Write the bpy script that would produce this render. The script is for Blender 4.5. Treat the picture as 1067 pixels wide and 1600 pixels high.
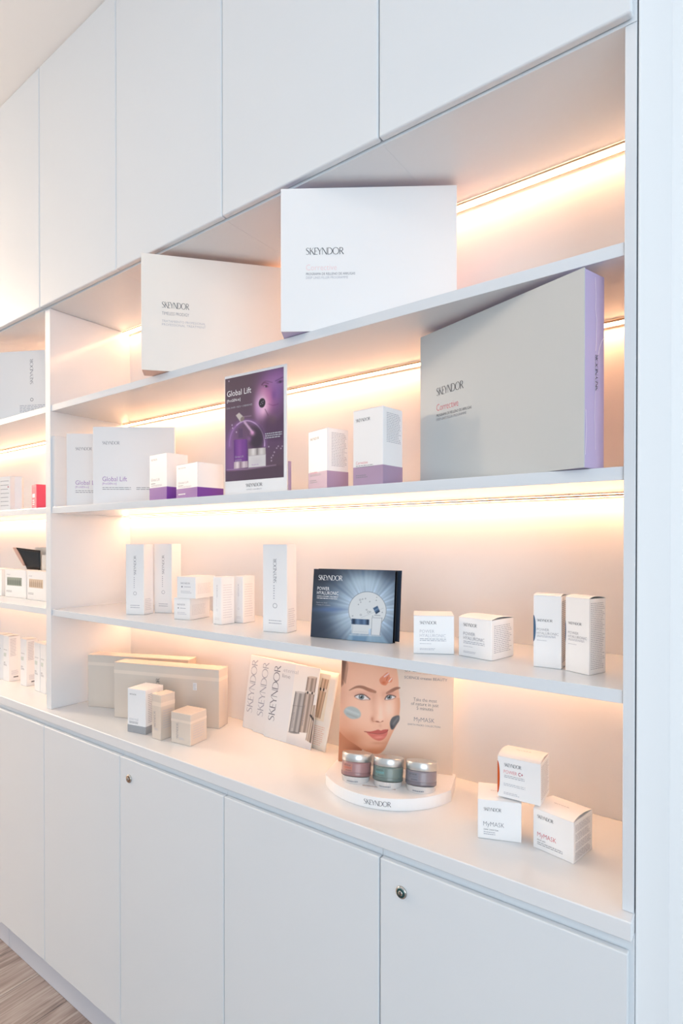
import bpy, bmesh, math, random
import numpy as np
from mathutils import Vector, Matrix

for _o in list(bpy.data.objects):
    bpy.data.objects.remove(_o, do_unlink=True)
scene = bpy.context.scene
C = scene.collection
random.seed(4)

# ------------------------------------------------------------------ camera
CAM_Z = 1.486
CEIL_Z = 3.058
cam_d = bpy.data.cameras.new('camera')
cam = bpy.data.objects.new('camera', cam_d)
C.objects.link(cam)
cam.location = (0.1412, -0.9356, CAM_Z)
cam.rotation_euler = (math.radians(90 - 0.3915), 0, math.radians(36.172))
cam_d.sensor_width = 36
cam_d.sensor_fit = 'AUTO'
cam_d.lens = 878.18 / 1600 * 36
cam_d.shift_x = 0
cam_d.shift_y = (852.14 - 800) / 1600
cam_d.clip_start = 0.02
scene.camera = cam

# ------------------------------------------------------------------ world, daylight, exposure
world = bpy.data.worlds.new('world')
scene.world = world
world.use_nodes = True
wb = world.node_tree.nodes['Background']
wb.inputs[0].default_value = (0.79, 0.90, 1.0, 1)
wb.inputs[1].default_value = 0.66

def area(name, loc, rot, sx, sy, col, power):
    l = bpy.data.lights.new(name, 'AREA')
    l.shape = 'RECTANGLE'; l.size = sx; l.size_y = sy
    l.color = col; l.energy = power
    o = bpy.data.objects.new(name, l); C.objects.link(o)
    o.location = loc; o.rotation_euler = [math.radians(a) for a in rot]
    return o
# shop-window daylight from the front right, warm room lamp far on the left
area('window_daylight', (2.5, -2.7, 1.7), (96, 0, 48), 2.8, 2.4, (0.82, 0.92, 1.0), 70)
area('ceiling_downlight', (-0.8, -1.25, CEIL_Z - 0.02), (0, 0, 0), 2.2, 0.6, (1.0, 0.86, 0.74), 4.5)
_l = bpy.data.lights.new('room_lamp', 'POINT'); _l.energy = 155; _l.color = (1.0, 0.74, 0.52); _l.shadow_soft_size = 0.15
_o = bpy.data.objects.new('room_lamp', _l); C.objects.link(_o); _o.location = (-4.6, -0.75, 2.60)

scene.view_settings.view_transform = 'Standard'
scene.view_settings.look = 'None'
scene.view_settings.gamma = 1
scene.view_settings.use_curve_mapping = False
scene.view_settings.exposure = 0.09

# ------------------------------------------------------------------ materials
def lin(c):
    return tuple(((x / 255) / 12.92 if x / 255 <= 0.04045 else ((x / 255 + 0.055) / 1.055) ** 2.4) for x in c)

MATS = {}
def mat(name, rgb, rough=0.4, metal=0.0, spec=0.5, var=0.02, scale=9.0, trans=0.0, coat=0.0, alpha=1.0):
    if name in MATS: return MATS[name]
    m = bpy.data.materials.new(name); m.use_nodes = True
    nt = m.node_tree; b = nt.nodes['Principled BSDF']
    c = lin(rgb)
    tc = nt.nodes.new('ShaderNodeTexCoord')
    no = nt.nodes.new('ShaderNodeTexNoise'); no.inputs['Scale'].default_value = scale
    no.inputs['Detail'].default_value = 3
    mx = nt.nodes.new('ShaderNodeMix'); mx.data_type = 'RGBA'
    mx.inputs['A'].default_value = (*[x * (1 - var) for x in c], 1)
    mx.inputs['B'].default_value = (*[min(1, x * (1 + var)) for x in c], 1)
    nt.links.new(tc.outputs['Object'], no.inputs['Vector'])
    nt.links.new(no.outputs['Fac'], mx.inputs['Factor'])
    nt.links.new(mx.outputs['Result'], b.inputs['Base Color'])
    b.inputs['Roughness'].default_value = rough
    b.inputs['Metallic'].default_value = metal
    b.inputs['Specular IOR Level'].default_value = spec
    b.inputs['Transmission Weight'].default_value = trans
    b.inputs['Coat Weight'].default_value = coat
    b.inputs['Coat Roughness'].default_value = 0.05
    b.inputs['Alpha'].default_value = alpha
    MATS[name] = m
    return m

LACQ = mat('white_lacquer', (221, 227, 232), 0.16, var=0.004)
LACQ2 = mat('white_lacquer_shelf', (217, 223, 229), 0.12, var=0.004)
PLINTH = mat('plinth_shaded_white', (206, 210, 220), 0.35, var=0.004)  # shade of the recess put into the plinth colour, greyer than the doors
LACQ3 = mat('white_lacquer_back', (238, 236, 236), 0.14, var=0.004)
LACQT = mat('white_lacquer_worktop', (224, 228, 232), 0.13, var=0.004)
LACQD = mat('grey_white_carcass', (205, 204, 214), 0.4)
WALLM = mat('wall_paint', (238, 239, 240), 0.7, var=0.006, scale=3)
CEILM = mat('ceiling_paint', (246, 245, 244), 0.8, var=0.006, scale=3)
DARK = mat('dark_gap', (60, 62, 70), 0.8)
CARD = mat('white_card', (240, 240, 241), 0.38, var=0.006)
CARDM = mat('matt_white_card', (236, 236, 237), 0.55, var=0.006)
CARDG = mat('pale_grey_card', (192, 197, 198), 0.22, var=0.004)
CREAM = mat('cream_card', (240, 234, 226), 0.45)
BEIGE = mat('pearl_beige_card', (222, 210, 198), 0.18, metal=0.15, var=0.01)
BEIGE2 = mat('pearl_beige_band', (236, 222, 208), 0.18, metal=0.15, var=0.01)
LILAC = mat('lilac_card', (190, 178, 214), 0.25)
PURPLE = mat('purple_print', (118, 66, 160), 0.3)
MAUVE = mat('mauve_print', (172, 148, 176), 0.3)
GREYB = mat('grey_print', (160, 163, 168), 0.3)
PINK = mat('pink_card', (222, 20, 92), 0.35)
PINK2 = mat('coral_card', (240, 78, 104), 0.35)
PEACH = mat('peach_card', (232, 190, 170), 0.45)
GOLD = mat('gold_print', (232, 150, 40), 0.3)
BLACK = mat('black_print', (14, 13, 18), 0.25)
NAVY = mat('navy_print', (40, 52, 70), 0.3)
BLUESPOT = mat('slate_blue_print', (60, 96, 128), 0.3)
ORANGE = mat('orange_print', (206, 84, 22), 0.35)
INK = mat('dark_ink', (66, 68, 78), 0.5)
INKG = mat('grey_ink', (128, 130, 140), 0.5)
INKVL = mat('pale_grey_ink', (212, 212, 218), 0.5)
INKL = mat('light_grey_ink', (176, 178, 188), 0.5)
INKP = mat('purple_ink', (150, 84, 178), 0.5)
INKR = mat('red_ink', (216, 96, 110), 0.5)
INKPALE = mat('pale_pink_ink', (244, 212, 214), 0.5)
INKW = mat('white_ink', (245, 245, 248), 0.5)
INKM = mat('magenta_ink', (170, 30, 80), 0.5)
SILVER = mat('brushed_silver', (214, 214, 212), 0.32, metal=0.85)
CHROME = mat('lock_chrome', (200, 196, 190), 0.12, metal=1.0)
TEAL = mat('lock_core', (62, 104, 106), 0.22, metal=0.8)
BRONZE = mat('lock_core_bronze', (150, 116, 88), 0.25, metal=0.8)
STRIPE = mat('photo_strip_green', (150, 160, 148), 0.4)
STRIPE2 = mat('photo_strip_beige', (206, 186, 164), 0.4)
VIAL = mat('vial_print', (92, 104, 98), 0.4)
VIAL2 = mat('vial_print_beige', (168, 146, 124), 0.4)
CELLO = mat('clear_film_crease', (250, 248, 252), 0.1)

def emis(name, col, s):
    m = bpy.data.materials.new(name); m.use_nodes = True
    b = m.node_tree.nodes['Principled BSDF']
    b.inputs['Base Color'].default_value = (0.9, 0.85, 0.75, 1)
    b.inputs['Emission Color'].default_value = (*col, 1)
    b.inputs['Emission Strength'].default_value = s
    return m
LED_COL = (1.0, 0.525, 0.265)
LEDM = emis('warm_led_diffuser', LED_COL, 21.0)
PROFILE = mat('led_profile', (214, 186, 158), 0.4)

def artwork_mat(name, rough=0.3):
    m = bpy.data.materials.new(name); m.use_nodes = True
    nt = m.node_tree
    a = nt.nodes.new('ShaderNodeAttribute'); a.attribute_name = 'artwork'
    b = nt.nodes['Principled BSDF']
    nt.links.new(a.outputs['Color'], b.inputs['Base Color'])
    b.inputs['Roughness'].default_value = rough
    return m

def plank_mat():
    m = bpy.data.materials.new('grey_oak_laminate'); m.use_nodes = True
    nt = m.node_tree; b = nt.nodes['Principled BSDF']
    tc = nt.nodes.new('ShaderNodeTexCoord'); oi = nt.nodes.new('ShaderNodeObjectInfo')
    add = nt.nodes.new('ShaderNodeVectorMath'); add.operation = 'ADD'
    sc = nt.nodes.new('ShaderNodeVectorMath'); sc.operation = 'SCALE'; sc.inputs['Scale'].default_value = 7.0
    cx = nt.nodes.new('ShaderNodeCombineXYZ')
    for i in range(3): nt.links.new(oi.outputs['Random'], cx.inputs[i])
    nt.links.new(cx.outputs[0], sc.inputs[0])
    nt.links.new(tc.outputs['Object'], add.inputs[0]); nt.links.new(sc.outputs[0], add.inputs[1])
    mp = nt.nodes.new('ShaderNodeMapping'); mp.inputs['Scale'].default_value = (4.5, 0.9, 4.5)
    nt.links.new(add.outputs[0], mp.inputs['Vector'])
    n1 = nt.nodes.new('ShaderNodeTexNoise'); n1.inputs['Scale'].default_value = 1.3; n1.inputs['Detail'].default_value = 4
    n1.inputs['Distortion'].default_value = 1.6
    nt.links.new(mp.outputs[0], n1.inputs['Vector'])
    wv = nt.nodes.new('ShaderNodeMath'); wv.operation = 'MULTIPLY'; wv.inputs[1].default_value = 30
    nt.links.new(n1.outputs['Fac'], wv.inputs[0])
    sn = nt.nodes.new('ShaderNodeMath'); sn.operation = 'SINE'; nt.links.new(wv.outputs[0], sn.inputs[0])
    mp2 = nt.nodes.new('ShaderNodeMapping'); mp2.inputs['Scale'].default_value = (160, 5, 1)
    nt.links.new(add.outputs[0], mp2.inputs['Vector'])
    n2 = nt.nodes.new('ShaderNodeTexNoise'); n2.inputs['Scale'].default_value = 1.0; n2.inputs['Detail'].default_value = 3
    nt.links.new(mp2.outputs[0], n2.inputs['Vector'])
    mix = nt.nodes.new('ShaderNodeMath'); mix.operation = 'MULTIPLY_ADD'; mix.inputs[1].default_value = 0.12
    nt.links.new(sn.outputs[0], mix.inputs[0]); nt.links.new(n2.outputs['Fac'], mix.inputs[2])
    r = nt.nodes.new('ShaderNodeValToRGB')
    r.color_ramp.elements[0].position = 0.25; r.color_ramp.elements[0].color = (*lin((116, 105, 104)), 1)
    r.color_ramp.elements[1].position = 0.8; r.color_ramp.elements[1].color = (*lin((172, 165, 163)), 1)
    e = r.color_ramp.elements.new(0.5); e.color = (*lin((144, 133, 130)), 1)
    nt.links.new(mix.outputs[0], r.inputs[0])
    nt.links.new(r.outputs[0], b.inputs['Base Color'])
    b.inputs['Roughness'].default_value = 0.42
    return m
PLANK = plank_mat()

# ------------------------------------------------------------------ helpers
def link(name, me, m, parent=None):
    o = bpy.data.objects.new(name, me); C.objects.link(o)
    if m is not None and not me.materials: me.materials.append(m)
    if parent is not None: o.parent = parent
    return o

def pyd(name, v, f, m, parent=None, smooth=False):
    me = bpy.data.meshes.new(name); me.from_pydata([tuple(x) for x in v], [], f); me.update()
    if smooth:
        for p in me.polygons: p.use_smooth = True
    return link(name, me, m, parent)

def boxmesh(x0, x1, y0, y1, z0, z1, bev=0.0, seg=2):
    bm = bmesh.new()
    vs = [bm.verts.new((x, y, z)) for x in (x0, x1) for y in (y0, y1) for z in (z0, z1)]
    for f in ((0, 1, 3, 2), (4, 6, 7, 5), (0, 4, 5, 1), (2, 3, 7, 6), (0, 2, 6, 4), (1, 5, 7, 3)):
        bm.faces.new([vs[i] for i in f])
    bmesh.ops.recalc_face_normals(bm, faces=bm.faces)
    if bev > 0:
        bmesh.ops.bevel(bm, geom=list(bm.edges), offset=bev, segments=seg, profile=0.5, affect='EDGES')
    return bm

def bmobj(name, bm, m, parent=None, smooth=False):
    me = bpy.data.meshes.new(name); bm.to_mesh(me); bm.free()
    if smooth:
        for p in me.polygons: p.use_smooth = True
    return link(name, me, m, parent)

def box(name, x0, x1, y0, y1, z0, z1, m, parent=None, bev=0.0, seg=2):
    return bmobj(name, boxmesh(x0, x1, y0, y1, z0, z1, bev, seg), m, parent)

def tag(o, label, cat, group=None):
    o['label'] = label; o['category'] = cat
    if group: o['group'] = group
    return o

def struct(o):
    o['kind'] = 'structure'; return o

def thing(name, label, cat, loc=(0, 0, 0), ang=0.0, lean=0.0, group=None):
    o = bpy.data.objects.new(name, None); C.objects.link(o)
    o.empty_display_size = 0.02
    o.location = loc; o.rotation_euler = (-math.radians(lean), 0, math.radians(ang))
    return tag(o, label, cat, group)

def extrude_profile(name, prof, x0, x1, m, parent=None, smooth=False):
    """prof: closed list of (y,z); extruded along x."""
    n = len(prof)
    v = [(x0, y, z) for y, z in prof] + [(x1, y, z) for y, z in prof]
    f = [tuple(range(n - 1, -1, -1)), tuple(range(n, 2 * n))]
    f += [(i, (i + 1) % n, n + (i + 1) % n, n + i) for i in range(n)]
    bm = bmesh.new(); bv = [bm.verts.new(p) for p in v]
    for ff in f: bm.faces.new([bv[i] for i in ff])
    bmesh.ops.recalc_face_normals(bm, faces=bm.faces)
    return bmobj(name, bm, m, parent, smooth)

def lathe(name, prof, m, parent=None, seg=40, loc=(0, 0, 0), smooth=True):
    v, f = [], []
    for r, z in prof:
        for k in range(seg):
            a = 2 * math.pi * k / seg
            v.append((loc[0] + r * math.cos(a), loc[1] + r * math.sin(a), loc[2] + z))
    for i in range(len(prof) - 1):
        for k in range(seg):
            f.append((i * seg + k, i * seg + (k + 1) % seg, (i + 1) * seg + (k + 1) % seg, (i + 1) * seg + k))
    f.append(tuple(range(seg - 1, -1, -1))); f.append(tuple((len(prof) - 1) * seg + k for k in range(seg)))
    o = pyd(name, v, f, m, parent, False)
    for p in o.data.polygons:
        p.use_smooth = smooth and len(p.vertices) == 4
    return o

# faces of a carton: functions from (x, y) on the face to local xyz
EPS = 0.00035
def front(e=EPS): return lambda x, y: (x, -e, y)
def right(w, e=EPS): return lambda x, y: (w + e, x, y)
def topf(h, e=EPS): return lambda x, y: (x, y, h + e)

# --- lettering
_glyph = {}
def glyphs(s, off=0.0, res=2):
    key = (s, off)
    if key in _glyph: return _glyph[key]
    cu = bpy.data.curves.new('lettering', 'FONT'); cu.body = s; cu.offset = off; cu.resolution_u = res
    to = bpy.data.objects.new('lettering', cu); C.objects.link(to)
    dg = bpy.context.evaluated_depsgraph_get()
    me = to.evaluated_get(dg).to_mesh()
    v = np.array([x.co[:2] for x in me.vertices], float).reshape(-1, 2)
    f = [tuple(p.vertices) for p in me.polygons]
    to.evaluated_get(dg).to_mesh_clear()
    bpy.data.objects.remove(to, do_unlink=True); bpy.data.curves.remove(cu)
    if len(v):
        v[:, 0] -= v[:, 0].min()
    W = v[:, 0].max() if len(v) else 1
    _glyph[key] = (v, f, W)
    return _glyph[key]

def text(parent, name, s, face, u, v, w, h, m, rot=0, off=-0.006):
    """h = cap height, w = total width of the line; (u, v) = left end of the baseline."""
    gv, gf, W = glyphs(s, off)
    sx = w / W; sy = h / 0.69
    out = []
    for a, b in gv:
        x, y = a * sx, b * sy
        if rot == 90: x, y = -y, x
        out.append(face(u + x, v + y))
    return pyd(name, out, gf, m, parent)

def strip(pts, ws):
    v, f = [], []
    n = len(pts)
    for i in range(n):
        a = Vector(pts[max(0, i - 1)]); b = Vector(pts[min(n - 1, i + 1)])
        d = (b - a).normalized(); nn = Vector((-d.y, d.x)) * ws[i] / 2
        p = Vector(pts[i]); v += [tuple(p + nn), tuple(p - nn)]
    for i in range(n - 1): f.append((2 * i, 2 * i + 1, 2 * i + 3, 2 * i + 2))
    return v, f

def logo_geom():
    T, t = 0.105, 0.05
    st = []
    def S(x, pts, ws):
        st.append(([(x + a, b) for a, b in pts], ws))
    sp = [(.46, .86), (.37, .955), (.24, .98), (.10, .92), (.045, .79), (.10, .66), (.26, .54), (.41, .41), (.46, .26), (.40, .1), (.26, .02), (.12, .03), (.0, .12)]
    S(0, sp, [t, t, t, t * 1.3, T, T, T * 1.2, T * 1.1, T, t * 1.2, t, t, t])
    x = .60; S(x, [(.05, 0), (.05, 1)], [T, T]); S(x, [(.52, 1), (.1, .52)], [t, t]); S(x, [(.2, .6), (.62, 0)], [T, T * 1.15])
    x = 1.28; S(x, [(.05, 0), (.05, 1)], [T, T])
    for yy, l in ((.975, .44), (.52, .38), (.025, .46)): S(x, [(.05, yy), (l, yy)], [t, t])
    x = 1.73; S(x, [(.0, 1), (.33, .46)], [T, T]); S(x, [(.66, 1), (.33, .46)], [t, t]); S(x, [(.33, .5), (.33, 0)], [T, T])
    x = 2.42; S(x, [(.05, 0), (.05, 1)], [t, t]); S(x, [(.05, 1), (.68, 0)], [T, T * 1.1]); S(x, [(.68, 0), (.68, 1)], [t, t])
    x = 3.22; S(x, [(.05, 0), (.05, 1)], [T, T])
    arc = [(.05, .975)] + [(.24 + .48 * math.sin(a), .5 + .475 * math.cos(a)) for a in np.linspace(0, math.pi, 13)] + [(.05, .025)]
    S(x, arc, [t] + [t + (T - t) * math.sin(a) for a in np.linspace(0, math.pi, 13)] + [t])
    x = 4.02
    aa = np.linspace(0, 2 * math.pi, 25)
    S(x, [(.46 + .44 * math.sin(a), .5 + .485 * math.cos(a)) for a in aa], [t + (T - t) * abs(math.sin(a)) for a in aa])
    x = 5.04; S(x, [(.05, 0), (.05, 1)], [T, T])
    arc = [(.05, .975)] + [(.22 + .26 * math.sin(a), .735 + .24 * math.cos(a)) for a in np.linspace(0, math.pi, 9)] + [(.05, .495)]
    S(x, arc, [t] + [t + (T - t) * math.sin(a) for a in np.linspace(0, math.pi, 9)] + [t])
    S(x, [(.22, .5), (.6, 0)], [T, T * 1.1])
    V, F = [], []
    for pts, ws in st:
        v, f = strip(pts, ws); n = len(V)
        V += v; F += [tuple(i + n for i in q) for q in f]
    return V, F
LV, LF = logo_geom(); LW = 5.66

def logo(parent, face, u, v, w, h, m=None, rot=0, name='brand_lettering'):
    out = []
    for a, b in LV:
        x, y = a * w / LW, b * h
        if rot == 90: x, y = -y, x
        out.append(face(u + x, v + y))
    return pyd(name, out, LF, m or INK, parent)

def lines(parent, face, u0, v0, u1, v1, n, m, seed=0, fill=0.45, name='fine_print', ragged=0.2):
    rnd = random.Random(seed); V, F = [], []
    p = (v1 - v0) / n
    for i in range(n):
        y0 = v1 - (i + 0.5) * p - p * fill / 2; y1 = y0 + p * fill
        x = u0; end = u1 - (u1 - u0) * ragged * rnd.random()
        while x < end:
            l = (u1 - u0) * rnd.uniform(0.06, 0.17); e = min(end, x + l)
            k = len(V)
            V += [face(x, y0), face(e, y0), face(e, y1), face(x, y1)]; F.append((k, k + 1, k + 2, k + 3))
            x = e + (u1 - u0) * 0.025
    return pyd(name, V, F, m, parent)

def patch(parent, name, face, pts, m):
    return pyd(name, [face(x, y) for x, y in pts], [tuple(range(len(pts)))], m, parent)

def ellipse(cx, cy, rx, ry, n=24, a0=0, a1=360):
    return [(cx + rx * math.cos(math.radians(a0 + (a1 - a0) * i / n)), cy + ry * math.sin(math.radians(a0 + (a1 - a0) * i / n))) for i in range(n + (0 if a1 - a0 == 360 else 1))]

# ------------------------------------------------------------------ levels and edges of the wall unit
Z_UP, S1T, S1B, S2T, S2B, S3T, S3B = 2.2581, 1.9383, 1.9182, 1.5999, 1.5792, 1.2604, 1.2396
WT, WB, DT, DB = 0.9275, 0.8980, 0.8775, 0.0985
CEIL = 3.058
D = 0.2965
DIV0, DIV1 = -1.7695, -1.7375
RIGHT_IN = -0.0161
LEFT_END = -3.02

# ------------------------------------------------------------------ room shell
floor = struct(box('floor', -5.2, 2.4, -3.6, 0.42, -0.06, -0.012, mat('floor_screed', (90, 82, 78), 0.8)))
PW, PL = 0.192, 1.29
pm = bpy.data.meshes.new('plank')
_b = boxmesh(0, PW - 0.0012, 0, PL - 0.0012, -0.012, 0.0, 0.0007, 1); _b.to_mesh(pm); _b.free(); pm.materials.append(PLANK)
ci = 0
x = -5.2 + 0.06 + 0.04
while x < 2.2:
    yy = 0.44 - PL * 0.7 + (ci * 0.47) % 0.4
    while yy > -3.4:
        o = bpy.data.objects.new('plank', pm); C.objects.link(o); o.parent = floor
        o.location = (x, yy - PL * 0.3, 0)
        yy -= PL
    x += PW; ci += 1
struct(box('ceiling', -5.2, 2.4, -3.6, 0.42, CEIL, CEIL + 0.08, CEILM))
struct(box('wall_back', -5.2, 2.4, 0.4009, 0.46, 0, CEIL, WALLM))
struct(box('wall_left', -5.2, -5.1, -3.6, 0.40, 0, CEIL, WALLM))
struct(box('baseboard_left', LEFT_END, -2.0515, 0.0, 0.018, 0.001, DB - 0.004, PLINTH, bev=0.0006))
struct(box('baseboard_right', -2.0500, -0.002, 0.0, 0.018, 0.001, DB - 0.004, PLINTH, bev=0.0006))
tag(box('end_panel', 0.0017, 0.0048, 0.003, 0.4008, 0.0, CEIL - 0.001, WALLM, bev=0.0006),
    'tall white end panel closing the right side of the wall unit', 'panel')

# ------------------------------------------------------------------ cabinets
bx = [-0.003, -0.4362, -0.8754, -1.3071, -1.7431, -2.1790, -2.6000, LEFT_END + 0.001]
blab = ['white base cabinet at the right end, door with green-cored lock',
        'white base cabinet with plain door, second from the right end',
        'white base cabinet whose door has a bronze-looking lock',
        'white base cabinet with plain door, left of the bronze-looking lock door',
        'white base cabinet at the left picture edge above the floor boards',
        'white base cabinet beyond the left picture edge, next to the one in view',
        'white base cabinet at the far left wall, beyond the picture']
for i in range(7):
    x1, x0 = bx[i], bx[i + 1]
    t = thing('base_cabinet', blab[i], 'cabinet', ((x0 + x1) / 2, 0.2, 0), group='base cabinets under the worktop')
    cx = (x0 + x1) / 2
    xr = 0.0012 - cx if i == 0 else x1 - cx - 0.0004
    box('body', x0 - cx + 0.0004, xr, -0.1795, 0.195, DB, WB, LACQ, t)
    box('rail', x0 - cx + 0.0004, xr, -0.209, -0.1797, DB if i == 0 else DT - 0.02, WB - 0.0002, LACQ, t)
    d = box('door', x0 - cx + 0.0014, x1 - cx - 0.0014, -0.222, -0.2095, DB, DT, LACQ, t, bev=0.0022, seg=3)
    lk = {0: (-0.3871, 0.8286, TEAL), 2: (-1.2606, 0.8241, BRONZE)}.get(i)
    if lk:
        lx, lz, lm = lk
        for nm, r0, r1, yy, th, m_ in (('lock_ring', 0.0, 0.0115, -0.2222, 0.0035, CHROME), ('lock_core', 0.0, 0.0085, -0.2257, 0.0008, lm), ('lock_plug', 0, 0.0048, -0.2263, 0.0016, CHROME)):
            o = lathe(nm, [(r1, 0), (r1, th * .6), (r1 * .9, th), (0.0002, th)], m_, d, 32)
            o.location = (lx - cx, yy, lz); o.rotation_euler = (math.radians(90), 0, 0)
        box('keyhole', lx - cx - 0.0008, lx - cx + 0.0008, -0.2283, -0.2272, lz - 0.0038, lz + 0.0038, BLACK, d)
ux = [-0.0035, -0.4430, -0.8850, -1.3275, -1.7720, -2.2140, -2.6300, LEFT_END + 0.001]
ulab = ['white upper cabinet door panel at the right end over the big boxes',
        'white upper cabinet above the two leaning boxes, second from right',
        'white upper cabinet third from the right end, left of the leaning boxes',
        'white upper cabinet over the divider, fourth from the right end',
        'white upper cabinet at the left picture edge below the ceiling',
        'white upper cabinet beyond the left picture edge, next to the one in view',
        'white upper cabinet at the far left wall, beyond the picture']
for i in range(7):
    x1, x0 = ux[i], ux[i + 1]; cx = (x0 + x1) / 2
    t = thing('upper_cabinet', ulab[i], 'cabinet', (cx, 0.2, Z_UP), group='upper cabinets under the ceiling')
    xe = 0.0 - cx if i == 0 else x1 - cx
    box('body', x0 - cx, xe, -0.2, 0.2, 0.0005, CEIL - Z_UP - 0.001, LACQ, t, bev=0.0004, seg=1)
    box('door', x0 - cx + 0.0012, x1 - cx - 0.0012, -0.2165, -0.2012, 0.0045, CEIL - Z_UP - 0.0015, LACQ, t, bev=0.0035, seg=3)
# worktop
tag(box('worktop', LEFT_END, 0.0008, -0.0245, 0.40, WB + 0.0002, WT, LACQT, bev=0.0022, seg=3),
    'long white glossy worktop running over all the base cabinets', 'worktop')
# uprights and backs
tag(box('side_panel', RIGHT_IN, 0.0, 0.0, 0.40, WT + 0.0004, Z_UP - 0.0004, LACQ2, bev=0.0007),
    'white upright side panel at the right end of the shelves', 'panel')
tag(box('side_panel', LEFT_END - 0.016, LEFT_END - 0.0004, 0.0, 0.40, 0.0, CEIL - 0.001, LACQ2, bev=0.0007),
    'white upright side panel at the far left end, beyond the picture', 'panel')
tag(box('divider_panel', DIV0, DIV1, 0.0, 0.40, WT + 0.0004, Z_UP - 0.0004, LACQT, bev=0.0007),
    'white upright divider between the main bay and the left bay', 'panel')
tag(box('back_panel', DIV1 + 0.0002, RIGHT_IN - 0.0002, D, D + 0.012, WT + 0.0004, Z_UP - 0.0004, LACQ3),
    'white glossy back panel of the wide main shelf bay', 'panel')
tag(box('back_panel', LEFT_END + 0.002, DIV0 - 0.0002, D, D + 0.012, WT + 0.0004, Z_UP - 0.0004, LACQ3),
    'white glossy back panel of the left shelf bay behind the pink carton', 'panel')
# shelves and led strips
slab = {0: 'top', 1: 'middle', 2: 'lower'}
what = ['carrying the two big leaning boxes', 'carrying the purple poster and purple-banded cartons', 'carrying the dark blue display and tall cartons']
whatl = ['carrying the box with sideways lettering', 'carrying the pink carton', 'carrying the cartons with photo strips']
for k, (zb, zt) in enumerate(((S1B, S1T), (S2B, S2T), (S3B, S3T))):
    tag(box('shelf', DIV1 + 0.0006, RIGHT_IN - 0.0006, 0.0035, D - 0.0004, zb, zt, LACQ2, bev=0.0007),
        'white %s shelf of the main bay %s' % (slab[k], what[k]), 'shelf', 'shelves of the wall unit')
    tag(box('shelf', LEFT_END + 0.003, DIV0 - 0.0006, 0.0035, D - 0.0004, zb, zt, LACQ2, bev=0.0007),
        'white %s shelf of the left bay %s' % (slab[k], whatl[k]), 'shelf', 'shelves of the wall unit')
lname = ['under the upper cabinets', 'under the top shelf', 'under the middle shelf', 'under the lower shelf']
for k, zb in enumerate((Z_UP, S1B, S2B, S3B)):
    for bay, x0, x1 in (('main', DIV1 + 0.002, RIGHT_IN - 0.002), ('left', LEFT_END + 0.004, DIV0 - 0.002)):
        t = thing('led_strip', 'glowing warm light strip %s at the back of the %s bay' % (lname[k], bay), 'light strip',
                  ((x0 + x1) / 2, 0.276, zb), group='warm light strips of the wall unit')
        hw = (x1 - x0) / 2
        box('profile', -hw, hw, -0.0135, -0.0115, -0.0042, -0.0004, PROFILE, t)
        box('profile', -hw, hw, 0.0115, 0.0135, -0.0042, -0.0004, PROFILE, t)
        box('diffuser', -hw, hw, -0.0112, 0.0112, -0.0036, -0.0004, LEDM, t)

# ------------------------------------------------------------------ cartons
def carton(name, label, cat, BC, ang, w, d, h, z0, m=CARD, arch=0.0, band=None, bandh=0.0, group=None, top=True, topm=None):
    a = math.radians(ang)
    loc = (BC[0] - w * math.cos(a), BC[1] - w * math.sin(a), z0 + 0.0004)
    t = thing(name, label, cat, loc, ang, 0, group)
    hb = h - (0.0008 if top else 0)
    box('body', 0, w, 0, d, 0, hb, m, t, bev=0.0006, seg=1)
    if top:
        n = 10 if arch else 1
        lo, hi = [], []
        for i in range(n + 1):
            s = i / n
            z = hb + 0.0001 + arch * math.sin(math.pi * (s ** 0.8))
            lo.append((d * s + (0.0004 if i == 0 else -0.0004 if i == n else 0), z)); hi.append((d * s, z + 0.0007))
        extrude_profile('top_flap', lo + hi[::-1], 0.0003, w - 0.0003, topm or m, t, smooth=False)
    if band:
        e = 0.00015
        box('colour_band', -e, w + e, -e, d + e, 0.0002, bandh, band, t)
    return t

def vertical_design(t, w, h, ink, inkl, s=1.0):
    F = front()
    u = w * 0.57
    logo(t, F, u, h * 0.56, h * 0.275, w * 0.13, ink, rot=90)
    lines(t, lambda x, y: F(u - w * .13 + y * 0 + (x), y), 0.0, h * 0.37, w * 0.06, h * 0.54, 6, inkl, 5, name='product_lettering')
    pts = ellipse(u - w * .06, h * .30, w * .09, w * .085)
    ring = [F(*p) for p in pts] + [F(u - w * .06 + (p[0] - u + w * .06) * .84, h * .30 + (p[1] - h * .30) * .84) for p in pts]
    n = len(pts)
    pyd('drop_emblem', ring, [(i, (i + 1) % n, n + (i + 1) % n, n + i) for i in range(n)], ink, t)
    lines(t, F, w * .25, h * .085, w * .8, h * .145, 2, inkl, 3, fill=.3)

g3 = 'tall white cartons on the lower shelf'
t = carton('tall_carton', 'tall white carton nearest the divider on the lower shelf', 'carton', (-1.3647, .0976), 21, .064, .049, .2174, S3T, group=g3)
vertical_design(t, .064, .2174, INKG, INKL); lines(t, right(.064), .006, .012, .040, .05, 7, INKVL, 2)
t = carton('tall_carton', 'tall white carton standing just behind the leftmost tall carton', 'carton', (-1.328, .1726), 17.4, .0650, .049, .218, S3T, group=g3)
vertical_design(t, .065, .218, INKG, INKL)
t = carton('tall_carton', 'tall white carton standing alone left of the dark blue display', 'carton', (-.782, .1003), 9.5, .0717, .045, .2185, S3T, group=g3)
vertical_design(t, .0717, .2185, INKG, INKL); lines(t, right(.0717), .006, .012, .038, .06, 9, INKVL, 2)

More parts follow.
